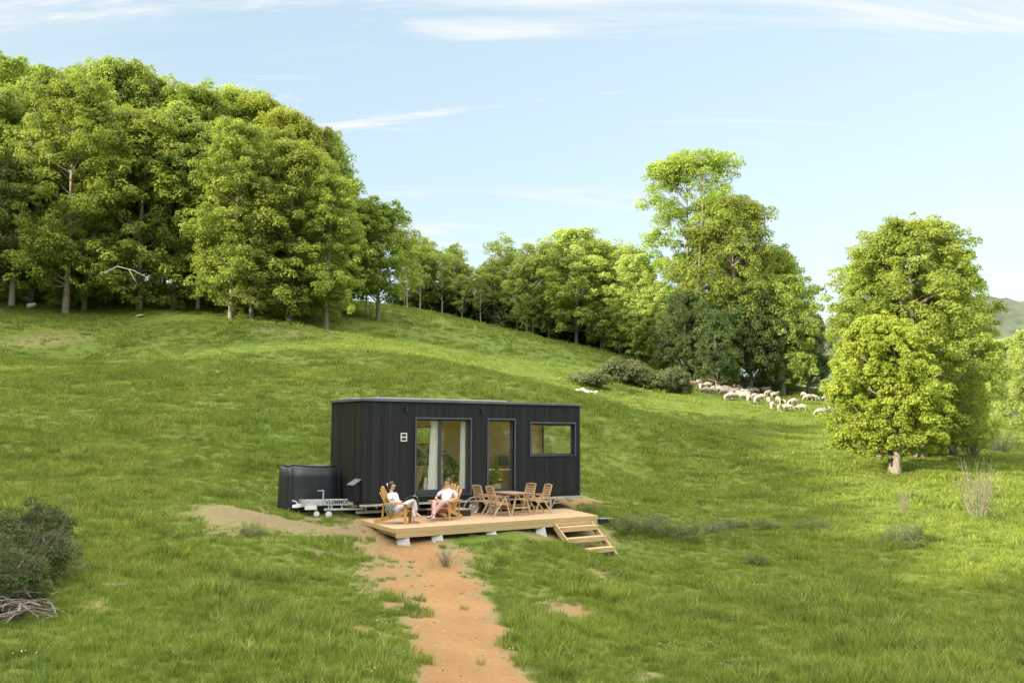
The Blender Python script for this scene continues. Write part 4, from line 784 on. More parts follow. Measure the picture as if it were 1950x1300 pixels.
tb = thing('dining_counter', 'pale counter table behind the narrow glass door', 'table', H(0, 0, 0), YAW); b = MB(); b.ext((5.05, .55, .86), (7.4, 1.15, .90)); b.build('tabletop', M['linen'], tb, .003); b = MB(); b.ext((5.1, .6, .1), (5.15, 1.1, .86)); b.ext((7.3, .6, .1), (7.35, 1.1, .86)); b.build('leg', M['pine'], tb)
pt = thing('potted_plant', 'leafy house plant in a round pot behind the narrow glass door', 'plant', H(5.35, .42, .1), 0); MB().lathe((0, 0, 0), (0, 0, 1), [(0, .001), (0, .16), (.15, .22), (.32, .2), (.32, .18), (.28, .001)], 20).build('pot', M['pot'], pt)
cr, tw = shrub_mesh(77, .30, .5, 26, 16, .09, M['oak'], 20); o = bpy.data.objects.new('foliage', cr); C.objects.link(o); o.parent = pt; o.location = (0, 0, .3); o = bpy.data.objects.new('stems', tw); C.objects.link(o); o.parent = pt; o.location = (0, 0, .3)
pt2 = thing('potted_plant', 'big green house plant behind the right pane of the sliding door', 'plant', H(3.5, .75, .1), 0); MB().lathe((0, 0, 0), (0, 0, 1), [(0, .001), (0, .16), (.15, .22), (.32, .2), (.32, .18), (.28, .001)], 20).build('pot', M['pot'], pt2)
cr, tw = shrub_mesh(78, .42, 1.0, 40, 16, .11, M['oak'], 20); o = bpy.data.objects.new('foliage', cr); C.objects.link(o); o.parent = pt2; o.location = (0, 0, .3); o = bpy.data.objects.new('stems', tw); C.objects.link(o); o.parent = pt2; o.location = (0, 0, .3)
bed = thing('bed', 'low bed with pale bedding behind the right hand window', 'bed', H(0, 0, 0), YAW); MB().ext((6.7, .2, .1), (8.7, 2.3, 1.15)).build('base', M['pine'], bed); MB().ext((6.72, .22, 1.152), (8.68, 2.28, 1.38)).build('mattress', M['linen'], bed, .04); 
pil = MB().ext((6.2, 1.4, 1.0), (6.6, 1.5, 1.35)).build('cushion', M['trim'], None, .03); pil.matrix_world = HM; tag(pil, 'blue grey cushion leaning above the counter inside', 'cushion')
pan = MB().ext((5.6, 2.28, 1.62), (6.0, 2.42, 1.92)).ext((5.62, 2.36, 1.1), (5.70, 2.42, 1.55)).build('wall_cabinet', M['steel_dark'], None, .004); pan.matrix_world = HM; tag(pan, 'small dark wall cabinet seen through the narrow door', 'cabinet')
# dog sitting behind the glass
D = H(2.42, .50, .10)
dogme = skin_mesh('dog', [[(0, 0, .16, .15, .16), (.06, 0, .30, .13, .14), (.14, 0, .44, .105, .12), (.18, 0, .56, .075, .08), (.20, 0, .66, .085, .085), (.27, 0, .655, .06, .05), (.35, 0, .63, .035, .035)], [('@', 2), (.18, .07, .34, .045), (.20, .08, .16, .032), (.21, .08, .04, .028), (.26, .08, .02, .03, .02)], [('@', 2), (.18, -.07, .34, .045), (.20, -.08, .16, .032), (.21, -.08, .04, .028), (.26, -.08, .02, .03, .02)],
    [('@', 0), (.06, .13, .10, .075), (.17, .15, .05, .03), (.24, .15, .02, .025)], [('@', 0), (.06, -.13, .10, .075), (.17, -.15, .05, .03), (.24, -.15, .02, .025)], [('@', 0), (-.16, .05, .08, .05), (-.30, .12, .03, .03)], [('@', 4), (.17, .06, .74, .03, .015), (.17, .07, .79, .01, .008)], [('@', 4), (.17, -.06, .74, .03, .015), (.17, -.07, .79, .01, .008)]], 2)
dog = link_mesh('dog', dogme, M['dogblack']); dog.location = D; dog.rotation_euler = (0, 0, YAW - math.pi / 2 + .05); tag(dog, 'black and white dog sitting inside behind the left door pane', 'dog')
bib = skin_mesh('chest_fur', [[(.10, 0, .16, .09, .11), (.155, 0, .30, .085, .105), (.20, 0, .44, .07, .085), (.225, 0, .54, .05, .06)], [('@', 3), (.29, 0, .655, .035, .04), (.33, 0, .67, .02)], [('@', 0), (.215, .08, .14, .034), (.22, .08, .04, .032), (.27, .08, .022, .032, .022)], [('@', 0), (.215, -.08, .14, .034), (.22, -.08, .04, .032), (.27, -.08, .022, .032, .022)]], 2)
link_mesh('chest_fur', bib, M['dogwhite'], dog)
# ------------------------------------------------------------------ terrace deck
deck = thing('deck', 'low terrace of pale pine boards in front of the tiny house', 'deck', H(-.25, 0, -.55), YAW)
# corners in house space relative to the deck origin (slightly out of square like the photo)
A = Vector((.15, .02, 0)); Bq = Vector((-.39, -3.43, 0)); Cq = Vector((7.42, -3.03, 0)); Dq = Vector((8.43, .10, 0))
def dk(s_, t_, z_=0): return A.lerp(Dq, s_).lerp(Bq.lerp(Cq, s_), t_) + Vector((0, 0, z_))
b = MB(); nb = 24
for i in range(nb):
    t0, t1 = i / nb + .0008, (i + 1) / nb - .0012; z0, z1 = -.028, 0
    vs = [dk(s_, t_, z_) for s_ in (0, 1) for t_ in (t0, t1) for z_ in (z0, z1)]; b.add(vs, [(0, 1, 3, 2), (4, 6, 7, 5), (0, 4, 5, 1), (2, 3, 7, 6), (0, 2, 6, 4), (1, 5, 7, 3)])
b.build('decking', M['deckwood'], deck)
def plank(b, p, q, z0, z1, th, off=0):
    p, q = Vector(p), Vector(q); d = (q - p); d.z = 0; n_ = Vector((d.y, -d.x, 0)).normalized(); b.add([v + n_ * o_ + Vector((0, 0, z_)) for v in (p, q) for o_ in (off, off + th) for z_ in (z0, z1)], [(0, 1, 3, 2), (4, 6, 7, 5), (0, 4, 5, 1), (2, 3, 7, 6), (0, 2, 6, 4), (1, 5, 7, 3)])
b = MB(); plank(b, Bq, Cq, -.125, .004, .03, .001); plank(b, A, Bq, -.125, .004, .03, .001); plank(b, Cq, Dq, -.125, .004, .03, .001); b.build('fascia', M['fascia'], deck, .004)
b = MB(); plank(b, Bq + Vector((.04, .03, 0)), Cq + Vector((-.02, .03, 0)), -.265, -.13, .035, .026); b.build('front_beam', M['fascia'], deck, .004)
b = MB(); plank(b, A + Vector((.1, 0, 0)), Bq + Vector((.08, .05, 0)), -.235, -.13, .045, -.03)
for s_ in (.25, .5, .75, .985): plank(b, dk(s_, 0), dk(s_, .985), -.235, -.13, .045, 0)
b.build('joist', M['fascia'], deck)
b = MB(); q = dk(1, 1); b.box((q.x + .012, q.y + .10, -.08), (.03, .12, .16)); b.box((q.x - .03, q.y + .1, -.21), (.08, .2, .13)); b.build('end_post', M['black'], deck)
# stairs, built onto the deck
sx0 = .765; n_out = Vector((.0, -1, 0)); st0 = dk(.755, 1); st1 = dk(.965, 1); od = Vector((.06, -1, 0)).normalized()
run, rise = .40, .315
for k_, z_ in ((0, -.27), (1, -.27 - rise), (2, -.27 - 2 * rise)):
    b = MB(); a0 = st0 + od * (.06 + run * k_) + Vector((.06, 0, 0)); a1 = st1 + od * (.06 + run * k_); dd = (a1 - a0).normalized()
    vs = [p_ + od * o_ + Vector((0, 0, z_ + h_)) for p_ in (a0, a1) for o_ in (0, .26) for h_ in (-.04, 0)]; b.add(vs, [(0, 1, 3, 2), (4, 6, 7, 5), (0, 4, 5, 1), (2, 3, 7, 6), (0, 2, 6, 4), (1, 5, 7, 3)])
    vs = [p_ + od * o_ + Vector((0, 0, z_ + h_)) for p_ in (a0, a1) for o_ in (.262, .297) for h_ in (-.15, .0)]; b.add(vs, [(0, 1, 3, 2), (4, 6, 7, 5), (0, 4, 5, 1), (2, 3, 7, 6), (0, 2, 6, 4), (1, 5, 7, 3)])
    b.build('stair_tread', M['fascia'], deck, .004)
for p_ in (st0 + Vector((.035, 0, 0)), st1 + Vector((-.045, -.0, 0))):
    b = MB(); b.beam(p_ + od * .02 + Vector((0, 0, -.24)), p_ + od * (.02 + run * 3.0) + Vector((0, 0, -.24 - rise * 3.0)), .045, .20); b.build('stringer', M['fascia'], deck, .004)
for s_, lab in ((.045, 'concrete block under the front left corner of the deck'), (.19, 'concrete block under the front edge, second from the left'), (.69, 'concrete block under the front edge beside the stairs'), (.44, 'concrete block hidden in the shade under the middle of the front edge')):
    q = deck.matrix_world if False else None; l_ = dk(s_, .955); wpt = H(-.25 + l_.x, l_.y, 0); z0 = gz(wpt.x, wpt.y) - .15; z1 = HO.z - .55 - .267; hh = max(.2, z1 - z0)
    b = MB(); b.add([(x_ * r_, y_ * r_, z_) for z_, r_ in ((0, .21), (hh, .15)) for x_, y_ in ((-1, -1), (1, -1), (1, 1), (-1, 1))], [(3, 2, 1, 0), (4, 5, 6, 7), (0, 1, 5, 4), (1, 2, 6, 5), (2, 3, 7, 6), (3, 0, 4, 7)])
    o = b.build('concrete_block', M['concrete'], None, .02); o.location = (wpt.x, wpt.y, z1 - hh); o.rotation_euler = (0, 0, YAW - .3); tag(o, lab, 'concrete block', 'blocks carrying the deck')
# step box under the sliding door
stp = thing('step_box', 'low black step with a wooden top before the sliding door', 'step', H(2.90, -.50, -.55), YAW); MB().ext((-.60, -.42, 0), (.60, .42, .20)).build('base', M['black'], stp, .005); MB().ext((-.62, -.44, .201), (.62, .44, .235)).build('tread', M['stepwood'], stp, .004)
x, y, z = hit(1152, 996); o = MB().ext((-.3, -.2, 0), (.3, .2, .16)).build('ground_box', M['black'], None, .01); o.location = (x, y, z); o.rotation_euler = (0, 0, .5); tag(o, 'flat dark box lying on the grass at the right end of the deck', 'box')
MB().ext((-.31, -.21, .161), (.31, .21, .185)).build('lid', M['coping'], o, .006)
DZ = HO.z - .55
# ------------------------------------------------------------------ reclining garden chairs
def slat(b, p, q, w0, w1, th, nrm, rnd=True):
    p, q = Vector(p), Vector(q); d = q - p; l_ = d.length; d.normalize(); n_ = Vector(nrm); sd = n_.cross(d).normalized(); n_ = d.cross(sd)
    T = Matrix((sd, d, n_)).transposed().to_4x4(); T.translation = p; poly = [(-w0 / 2, 0), (w0 / 2, 0), (w1 / 2, l_ - w1 * .5)]
    poly += [(w1 / 2 * math.cos(a), l_ - w1 * .5 + w1 / 2 * math.sin(a)) for a in (.5, 1.05, 1.57, 2.1, 2.64)] if rnd else [(w1 / 2, l_), (-w1 / 2, l_)]
    poly += [(-w1 / 2, l_ - w1 * .5)]; b.prism(poly, th, T)
def lounge_chair(label, wpos, rz, wood_):
    t = thing('garden_armchair', label, 'armchair', (wpos.x, wpos.y, DZ), rz, 'reclining wooden garden armchairs')
    b = MB(); n_ = 8
    for i in range(n_):
        f = i / (n_ - 1); b.beam((.36 - .50 * f, -.27, .415 - .17 * f - (.03 if i == 0 else 0)), (.36 - .50 * f, .27, .415 - .17 * f - (.03 if i == 0 else 0)), .058, .018, Vector((.32, 0, 1)))
    b.build('seat', wood_, t, .003); b = MB()
    for i in range(7):
        k = (i - 3) / 3; slat(b, (-.14, k * .21, .20), (-.50 + .02 * abs(k), k * .33, 1.12 - .17 * k * k), .068, .088, .018, (1, 0, .38))
    b.beam((-.21, -.27, .34), (-.21, .27, .34), .022, .06, (.38, 0, -1)); b.beam((-.385, -.31, .74), (-.385, .31, .74), .022, .06, (.38, 0, -1)); b.build('backrest', wood_, t, .003)
    for s_ in (-1, 1):
        b = MB(); b.beam((.31, s_ * .30, 0), (.31, s_ * .30, .585), .03, .10, (1, 0, 0)); b.build('leg', wood_, t, .003)
        b = MB(); b.beam((.36, s_ * .268, .355), (-.66, s_ * .268, .045), .026, .125); b.build('side_rail', wood_, t, .003)
        b = MB(); T = Matrix.Translation((0, s_ * .35, .60)); b.prism([(.44, -.055), (.46, 0), (.44, .055), (.1, .07), (-.42, .04), (-.42, -.04), (.1, -.06)], .022, T); b.build('armrest', wood_, t, .003)
        b = MB(); b.beam((-.37, s_ * .31, .585), (-.40, s_ * .29, .13), .03, .045, (1, 0, 0)); b.build('rear_support', wood_, t, .003)
    return t
WCH = H(.26, -1.92, 0); WR = rad(-8); MCH = H(2.12, -1.60, 0); MR = rad(-112)
lounge_chair('honey coloured reclining garden chair under the woman at the left end', WCH, WR, M['chairwood'])
lounge_chair('honey coloured reclining garden chair under the man by the step', MCH, MR, M['chairwood'])
# ------------------------------------------------------------------ people
def head_parts(t, P, fwd, up, s_, hair, female):
    """nose, ears, eyes, mouth and hair around the head centre P"""
    f = Vector(fwd).normalized(); u_ = (Vector(up) - f * Vector(up).dot(f)).normalized(); l_ = u_.cross(f); P = Vector(P)
    def X(a, b_, c): return P + f * a * s_ + l_ * b_ * s_ + u_ * c * s_
    b = MB()
    for k in (-1, 1): b.lathe(X(.086, .032 * k, .018), f, [(0, .011), (.006, .009), (.010, .001)], 8)
    b.build('eyes', M['eye'], t); b = MB(); b.tube([X(.088, -.026, -.052), X(.097, 0, -.050), X(.088, .026, -.052)], [.003, .009, .003], 6); b.build('mouth', M['lips'], t)
    import bmesh; bm = bmesh.new(); bmesh.ops.create_icosphere(bm, subdivisions=4, radius=1); R_ = Matrix((f, l_, u_)).transposed()
    for v in bm.verts:
        c = v.co.copy(); front_ = c.x > .25 and c.z < (.52 + .12 * abs(c.y)); low = c.z < -.25 and c.x > -.35
        k = 1.0 if not (front_ or low) else .80
        k *= 1 + .035 * math.sin(c.x * 21 + c.z * 9) * math.cos(c.y * 19)
        v.co = P + R_ @ (Vector((c.x * .108 - .012, c.y * .090, c.z * .122 + .022)) * k * s_)
    me = bpy.data.meshes.new('hair'); bm.to_mesh(me); bm.free(); me.polygons.foreach_set('use_smooth', np.ones(len(me.polygons), bool)); o = link_mesh('hair', me, hair, t)
    if female:
        b = MB(); b.tube([X(-.10, 0, .05), X(-.16, 0, .045), X(-.20, 0, -.02), X(-.19, 0, -.10)], [.04, .055, .04, .015], 10); b.build('ponytail', hair, t); b = MB(); b.lathe(X(-.125, 0, .05), -f, [(0, .05), (.012, .055), (.024, .05)], 14); b.build('hair_tie', M['white'], t)
def hand(chains, wi, w_, d, n_, side):
    """five fingers from wrist point w_, heading d, palm normal n_"""
    w_ = Vector(w_); d = Vector(d).normalized(); n_ = Vector(n_); s2 = n_.cross(d).normalized() * side; n_ = d.cross(s2) * side; palm = w_ + d * .055
    base = len_v(chains); chains.append([('@', wi), (*palm, .022, .036), (*(w_ + d * .085), .018, .036)]); pi = base
    for k, l_ in ((-1.5, .062), (-.5, .072), (.5, .068), (1.5, .052)):
        r0 = w_ + d * .088 + s2 * k * .019; r1 = r0 + d * l_ * .5 - n_ * .008; r2 = r0 + d * l_ * .9 - n_ * .035; chains.append([('@', pi + 1), (*r0, .009), (*r1, .0085), (*r2, .007)])
    q = w_ + d * .04 - s2 * .03; chains.append([('@', pi), (*q, .012), (*(q - s2 * .022 + d * .03 - n_ * .01), .010), (*(q - s2 * .028 + d * .058 - n_ * .02), .0085)])
def len_v(ch): return sum(1 for c in ch for p in c if p[0] != '@')
def sit_person(label, wpos, rz, J, tr_mat, hair, female, shoe):
    t0 = {}
    ch = []; p = J
    sp = [(*p['pel'], .125, .15), (*p['waist'], .11, .14), (*p['chest'], .115, .165), (*p['neck0'], .055, .065), (*p['neck1'], .05), (*p['head0'], .07, .075), (*p['head1'], .088, .078), (*p['head2'], .055, .05)]
    ch.append(sp)
    f = Vector(p['face']).normalized(); u_ = (Vector(p['head2']) - Vector(p['head0'])).normalized(); hc = Vector(p['head1']); l_ = u_.cross(f).normalized()
    ch.append([('@', 6), (*(hc + f * .088 - u_ * .01), .018), (*(hc + f * .112 - u_ * .022), .013)])                      # nose
    ch.append([('@', 5), (*(Vector(p['head0']) + f * .065 - u_ * .01), .035, .032)])                                      # chin
    for k in (-1, 1): ch.append([('@', 6), (*(hc + l_ * .082 * k - f * .01), .018, .010), (*(hc + l_ * .093 * k - f * .014 + u_ * .015), .015, .006)])
    for sd in ('r', 'l'):
        b0 = len_v(ch); sh = p['sh' + sd]; el = p['el' + sd]; wr = p['wr' + sd]
        m1 = Vector(sh).lerp(Vector(el), .5); m2 = Vector(el).lerp(Vector(wr), .4)
        ch.append([('@', 2), (*sh, .058), (*m1, .046), (*el, .040), (*m2, .037), (*wr, .024, .028)]); hand(ch, b0 + 4, wr, p['hd' + sd], p['hn' + sd], 1 if sd == 'r' else -1)
    for sd in ('r', 'l'):
        hp = Vector(p['hip' + sd]); kn = Vector(p['kn' + sd]); an = Vector(p['an' + sd]); toe = Vector(p['toe' + sd]); heel = an + (an - toe).normalized() * .05; heel.z = an.z - .05
        ch.append([('@', 0), (*hp, .085), (*hp.lerp(kn, .5), .078), (*kn, .058), (*kn.lerp(an, .3), .054), (*kn.lerp(an, .7), .042), (*an, .034), (*an.lerp(toe, .5), .030, .036), (*toe, .018, .04)])
    me = skin_mesh('person', ch, 2); t = link_mesh('person', me, M['skin']); t.location = (wpos.x, wpos.y, DZ); t.rotation_euler = (0, 0, rz); tag(t, label, 'person')
    # t-shirt over the same joints
    q = J; sc = [[(*q['pel'], .15, .175), (*q['waist'], .135, .17), (*q['chest'], .138, .185), (*(Vector(q['chest']).lerp(Vector(q['neck0']), .62)), .085, .12)]]
    for sd in ('r', 'l'):
        sh = Vector(q['sh' + sd]); el = Vector(q['el' + sd]); sc.append([('@', 2), (*sh, .078), (*sh.lerp(el, .45), .074), (*sh.lerp(el, .72), .076)])
    link_mesh('shirt', skin_mesh('shirt', sc, 2, .006), M['tee'], t)
    tc_ = [[(*(Vector(q['pel']) + Vector((.03, 0, -.02))), .145, .17)]]
    for sd in ('r', 'l'):
        hp = Vector(q['hip' + sd]); kn = Vector(q['kn' + sd]); an = Vector(q['an' + sd]); e = q.get('cuff', .86); tc_.append([('@', 0), (*hp, .108), (*hp.lerp(kn, .5), .098), (*kn, .080), (*kn.lerp(an, .35), .074), (*kn.lerp(an, e * .75), .066), (*kn.lerp(an, e), .062)])
    link_mesh('trousers', skin_mesh('trousers', tc_, 2, .006), tr_mat, t)
    for sd in ('r', 'l'):
        an = Vector(q['an' + sd]); toe = Vector(q['toe' + sd]); d = (toe - an); dn = d.normalized(); sole = skin_mesh('sandal', [[(*(an - dn * .06 + Vector(q['sole'])), .03, .018), (*(an.lerp(toe, .5) + Vector(q['sole'])), .040, .016), (*(toe + dn * .02 + Vector(q['sole'])), .038, .014)]], 2)
        so_ = link_mesh('sandal', sole, shoe, t); b = MB(); b.tube([(*(an.lerp(toe, .55) + Vector((0, -.045, -.03))),), (*(an.lerp(toe, .55) + Vector((0, 0, .038))),), (*(an.lerp(toe, .55) + Vector((0, .045, -.03))),)], .012, 6); b.build('strap', shoe, so_)
    head_parts(t, hc, f, u_, 1.0, hair, female); return t
# local x forward, y to the sitter's left, z up from the deck
WJ = dict(pel=(-.02, 0, .40), waist=(-.09, 0, .57), chest=(-.17, 0, .76), neck0=(-.22, .01, .93), neck1=(-.22, .015, .98), head0=(-.195, .01, 1.04), head1=(-.19, .01, 1.12), head2=(-.20, .01, 1.20), face=(.95, .18, .18),
          shr=(-.21, -.185, .85), shl=(-.17, .185, .85), elr=(-.16, -.31, .64), ell=(-.06, .31, .64), wrr=(.08, -.30, .645), wrl=(.12, .16, .62), hdr=(1, .25, -.1), hdl=(.75, -.6, -.1), hnr=(0, 0, 1), hnl=(0, 0, 1),
          hipr=(.04, -.10, .42), hipl=(.04, .10, .41), knr=(.50, -.02, .72), knl=(.48, .06, .60), anr=(.56, .06, .30), anl=(.50, .02, .09), toer=(.70, .05, .20), toel=(.70, -.01, .045), sole=(0, 0, -.035), cuff=.84)
sit_person('woman with dark tied hair, white t-shirt and off white trousers, legs crossed, sitting left', WCH, WR, WJ, M['wtrouser'], M['hair'], True, M['leather'])
MJ = dict(pel=(.0, 0, .40), waist=(-.09, 0, .57), chest=(-.19, 0, .78), neck0=(-.25, -.01, .96), neck1=(-.25, -.02, 1.01), head0=(-.235, -.03, 1.075), head1=(-.235, -.035, 1.155), head2=(-.25, -.035, 1.24), face=(.66, -.75, .05),
          shr=(-.22, -.215, .87), shl=(-.22, .215, .88), elr=(-.02, -.36, .66), ell=(-.04, .37, .66), wrr=(.18, -.14, .60), wrl=(.17, .16, .60), hdr=(.35, .9, -.1), hdl=(.35, -.9, -.1), hnr=(0, 0, 1), hnl=(0, 0, 1),
          hipr=(.05, -.11, .41), hipl=(.05, .11, .41), knr=(.48, -.15, .58), knl=(.48, .15, .59), anr=(.92, .05, .12), anl=(.86, -.07, .15), toer=(1.10, .07, .10), toel=(1.04, -.10, .15), sole=(.02, 0, -.03), cuff=.9)
sit_person('smiling man in white t-shirt and dusty pink trousers leaning back with crossed shins', MCH, MR, MJ, M['pink'], M['hairbrown'], False, M['sandal'])
# blanket over the woman's lap and an olive jacket hanging at her side
def cloth(name, f, nu, nv_, m, label, cat, wpos, rz):
    V = [f(i / (nu - 1), j / (nv_ - 1)) for j in range(nv_) for i in range(nu)]; idx = np.arange(nu * nv_).reshape(nv_, nu); F = np.stack([idx[:-1, :-1], idx[:-1, 1:], idx[1:, 1:], idx[1:, :-1]], -1).reshape(-1, 4)
    o = link_mesh(name, np_mesh(name, V, F, True), m); o.location = (wpos.x, wpos.y, DZ); o.rotation_euler = (0, 0, rz); s_ = o.modifiers.new('thick', 'SOLIDIFY'); s_.thickness = .015; tag(o, label, cat)
def fb(s_, t_):
    x_ = .10 + .50 * s_; ang = t_; y_ = -.11 + .42 * t_; top = .60 + .24 * math.sin(min(1, s_ * 1.25) * math.pi * .5) - .10 * max(0, s_ - .8) * 5 * .5
    z_ = top - (max(0, t_ - .5) * .9 if t_ > .5 else 0) + .018 * math.sin(s_ * 22 + t_ * 6)
    return (x_, y_, max(.30, z_))
cloth('blanket', fb, 26, 20, M['blanket'], 'dark striped blanket lying over the lap of the sitting woman', 'blanket', WCH, WR)
def fj(s_, t_): return (-.26 + .26 * s_ + .02 * math.sin(t_ * 9), -.375 - .05 * math.sin(t_ * 3.1) - .02 * math.sin(s_ * 25), .63 - .36 * t_ * (1 - .25 * math.sin(s_ * 9)))
cloth('jacket', fj, 24, 14, M['olive'], 'olive grey jacket draped over the near armrest of the left chair', 'jacket', WCH, WR)
# ------------------------------------------------------------------ dining set
tbl = thing('garden_table', 'brown slatted garden table between four wooden chairs', 'table', (*H(5.03, -1.08, 0).xy, DZ), YAW, None)
b = MB()
for i in range(7): b.ext((-.43 + i * .1235, -.70, .715), (-.43 + i * .1235 + .118, .70, .74))
b.build('tabletop', M['tabletop'], tbl, .003); b = MB(); b.ext((-.36, -.6, .665), (-.33, .6, .713)); b.ext((.33, -.6, .665), (.36, .6, .713)); b.ext((-.33, -.6, .665), (.33, -.57, .713)); b.ext((-.33, .57, .665), (.33, .6, .713)); b.build('apron', M['teakpale'], tbl)
for y_ in (-.56, .56):
    for s_ in (-1, 1): b = MB(); b.beam((s_ * .20, y_, .67), (s_ * .38, y_, 0), .055, .04, (0, 1, 0)); b.build('leg', M['teakpale'], tbl, .003)
    b = MB(); b.beam((-.30, y_, .26), (.30, y_, .26), .03, .05); b.build('crossbar', M['teakpale'], tbl)
b = MB(); b.beam((0, -.55, .26), (0, .55, .26), .05, .03); b.build('stretcher', M['teakpale'], tbl)
def dining_chair(label, u_, v_, rz):
    t = thing('garden_chair', label, 'chair', (*H(u_, v_, 0).xy, DZ), YAW + rz, 'wooden chairs around the garden table')
    b = MB()
    for i in range(6): b.ext((-.20 + i * .078, -.22, .425), (-.20 + i * .078 + .068, .22, .445))
    b.build('seat', M['teak'], t, .002); b = MB(); R_ = lambda z_: -.20 - (z_ - .43) * .30
    for i in range(5):
        z_ = .56 + i * .078; b.beam((R_(z_), -.21, z_), (R_(z_), .21, z_), .016, .058, (-.3, 0, 1)); 
    z_ = .965
    b.prism([(-.23, -.03), (.23, -.03), (.23, .015), (.12, .035), (0, .042), (-.12, .035), (-.23, .015)], .02, Matrix.Translation((R_(z_), 0, z_)) @ Matrix(((0, 0, 1, 0), (1, 0, 0, 0), (0, 1, 0, 0), (0, 0, 0, 1))))
    b.build('backrest', M['teak'], t, .002)
    for s_ in (-1, 1):
        b = MB(); b.beam((R_(.36), s_ * .235, .36), (R_(.97), s_ * .235, .97), .03, .04, (1, 0, 0)); b.build('back_post', M['teakpale'], t)
        b = MB(); b.beam((.10, s_ * .262, .63), (.30, s_ * .262, 0), .028, .045, (1, 0, 0)); b.build('leg', M['teakpale'], t)
        b = MB(); b.beam((.085, s_ * .262, .62), (-.34, s_ * .262, 0), .026, .045, (1, 0, 0)); b.build('leg', M['teakpale'], t)
        b = MB(); b.ext((-.28, s_ * .262 - .03, .632), (.26, s_ * .262 + .03, .654)); b.build('armrest', M['teak'], t, .003)
        b = MB(); b.ext((-.22, s_ * .235 - .012, .38), (.26, s_ * .235 + .012, .424)); b.build('seat_rail', M['teakpale'], t)
    b = MB(); b.beam((.225, -.25, .24), (.225, .25, .24), .02, .04); b.build('crossbar', M['teakpale'], t)
    return t
dining_chair('slatted chair at the left of the table nearer the house, back turned left', 4.30, -.55, .05); dining_chair('slatted chair at the left of the table nearer the camera', 4.30, -1.38, -.06)
dining_chair('slatted chair behind the table, farther of the two on the right', 5.98, -.45, math.pi + .1); dining_chair('slatted chair on the right side of the table nearer the camera', 6.10, -1.22, math.pi - .12)
# ------------------------------------------------------------------ sheep
def sheep_mesh(kind):
    hd = {'graze': [(.62, 0, .62, .15, .14), (.78, 0, .42, .10, .09), (.88, 0, .24, .085, .075), (.96, 0, .13, .05, .045)], 'stand': [(.60, 0, .86, .16, .14), (.76, 0, 1.02, .11, .1), (.90, 0, 1.02, .09, .08), (1.03, 0, .96, .05, .05)],
          'turn': [(.60, .05, .80, .16, .14), (.72, .16, .84, .11, .1), (.80, .30, .80, .085, .08), (.85, .40, .74, .05, .05)]}[kind]
    ch = [[(-.45, 0, .68, .24, .23), (-.2, 0, .70, .29, .30), (.1, 0, .69, .30, .31), (.40, 0, .69, .25, .24)]]
    ch.append([('@', 3)] + hd); h0 = 4 + 2
    for k in (-1, 1): e = hd[1]; ch.append([('@', 5), (e[0] - .01, e[1] + .11 * k, e[2] + .03, .03, .02), (e[0] - .02, e[1] + .17 * k, e[2] + .0, .018, .012)])
    for x_, v in ((-.42, 0), (.38, 3)):
        for k in (-1, 1): ch.append([('@', v), (x_ - .02, .13 * k, .48, .09), (x_ - (.04 if x_ < 0 else 0), .13 * k, .28, .045), (x_, .13 * k, .12, .032), (x_ + .02, .13 * k, .02, .035)])
    ch.append([('@', 0), (-.64, 0, .72, .06), (-.70, 0, .58, .04)])
    me = skin_mesh('sheep', ch, 2, .022); me.materials.append(M['wool']); return me
SHP = [sheep_mesh('graze'), sheep_mesh('stand'), sheep_mesh('turn')]
spec = [(185, 330, 0, 200), (247, 300, 1, 90), (285, 362, 0, 250), (310, 300, 0, 10), (352, 300, 1, 190), (370, 345, 0, 175), (425, 315, 2, 200), (400, 262, 1, 150), (425, 410, 0, 183), (480, 330, 0, 200), (520, 345, 0, 240), (545, 275, 1, 120), (585, 400, 0, 190), (630, 322, 2, 100), (600, 480, 0, 230), (655, 480, 0, 20),
        (680, 350, 0, 260), (695, 305, 1, 170), (745, 330, 0, 190), (730, 385, 0, 200), (690, 420, 1, 200), (740, 462, 0, 190), (800, 480, 0, 345), (820, 340, 1, 350), (860, 395, 0, 340), (925, 415, 0, 200), (925, 462, 0, 190), (1010, 480, 2, 0), (950, 525, 0, 240), (1025, 415, 2, 300), (1100, 375, 0, 270), (1098, 438, 0, 210),
        (1160, 460, 1, 20), (1090, 520, 0, 260), (1205, 525, 0, 270), (1268, 532, 0, 280), (1135, 590, 0, 250), (1220, 612, 1, 265), (1320, 605, 0, 350), (1395, 548, 0, 200), (1490, 615, 0, 178), (1510, 465, 0, 280), (1570, 492, 0, 200), (1622, 492, 0, 350), (1790, 495, 0, 200), (1715, 665, 0, 188), (1805, 640, 0, 185)]
SL = {247: 'small sheep standing upright between two others at the far left of the flock', 425410: 'big sheep grazing leftwards at the front left of the flock', 545: 'sheep with raised head on top of the flock', 1490: 'lone sheep grazing leftwards apart below the flock', 1510: 'sheep seen from the front, upper one of the trio right of the flock', 1570: 'left one of two sheep side by side right of the flock', 1622: 'right one of two sheep side by side right of the flock',
      1790: 'sheep half hidden by the yellow tree, upper one', 1715: 'sheep grazing leftwards at the far right in front of the yellow tree', 1805: 'sheep beside the yellow tree behind the one grazing leftwards', 1220: 'sheep standing in the lower right knot of the flock with raised head', 1320: 'small sheep right of the lower right knot', 1395: 'sheep with lowered head just right of the flock', 1100: 'topmost sheep at the right end of the flock', 1090: 'small sheep below the right end of the flock', 185: 'leftmost sheep of the flock beside the twiggy bush',
      600: 'sheep at the lower left of the middle cluster facing the camera', 950: 'sheep in the lower middle of the flock turning its back'}
rj = random.Random(4); spec += [(rj.uniform(230, 900), 0, 0, rj.uniform(160, 260)) for _ in range(24)]; spec = [(a_, b_ if b_ else 290 + (a_ - 260) * .22 + rj.uniform(0, 95), c_, d_) for a_, b_, c_, d_ in spec]
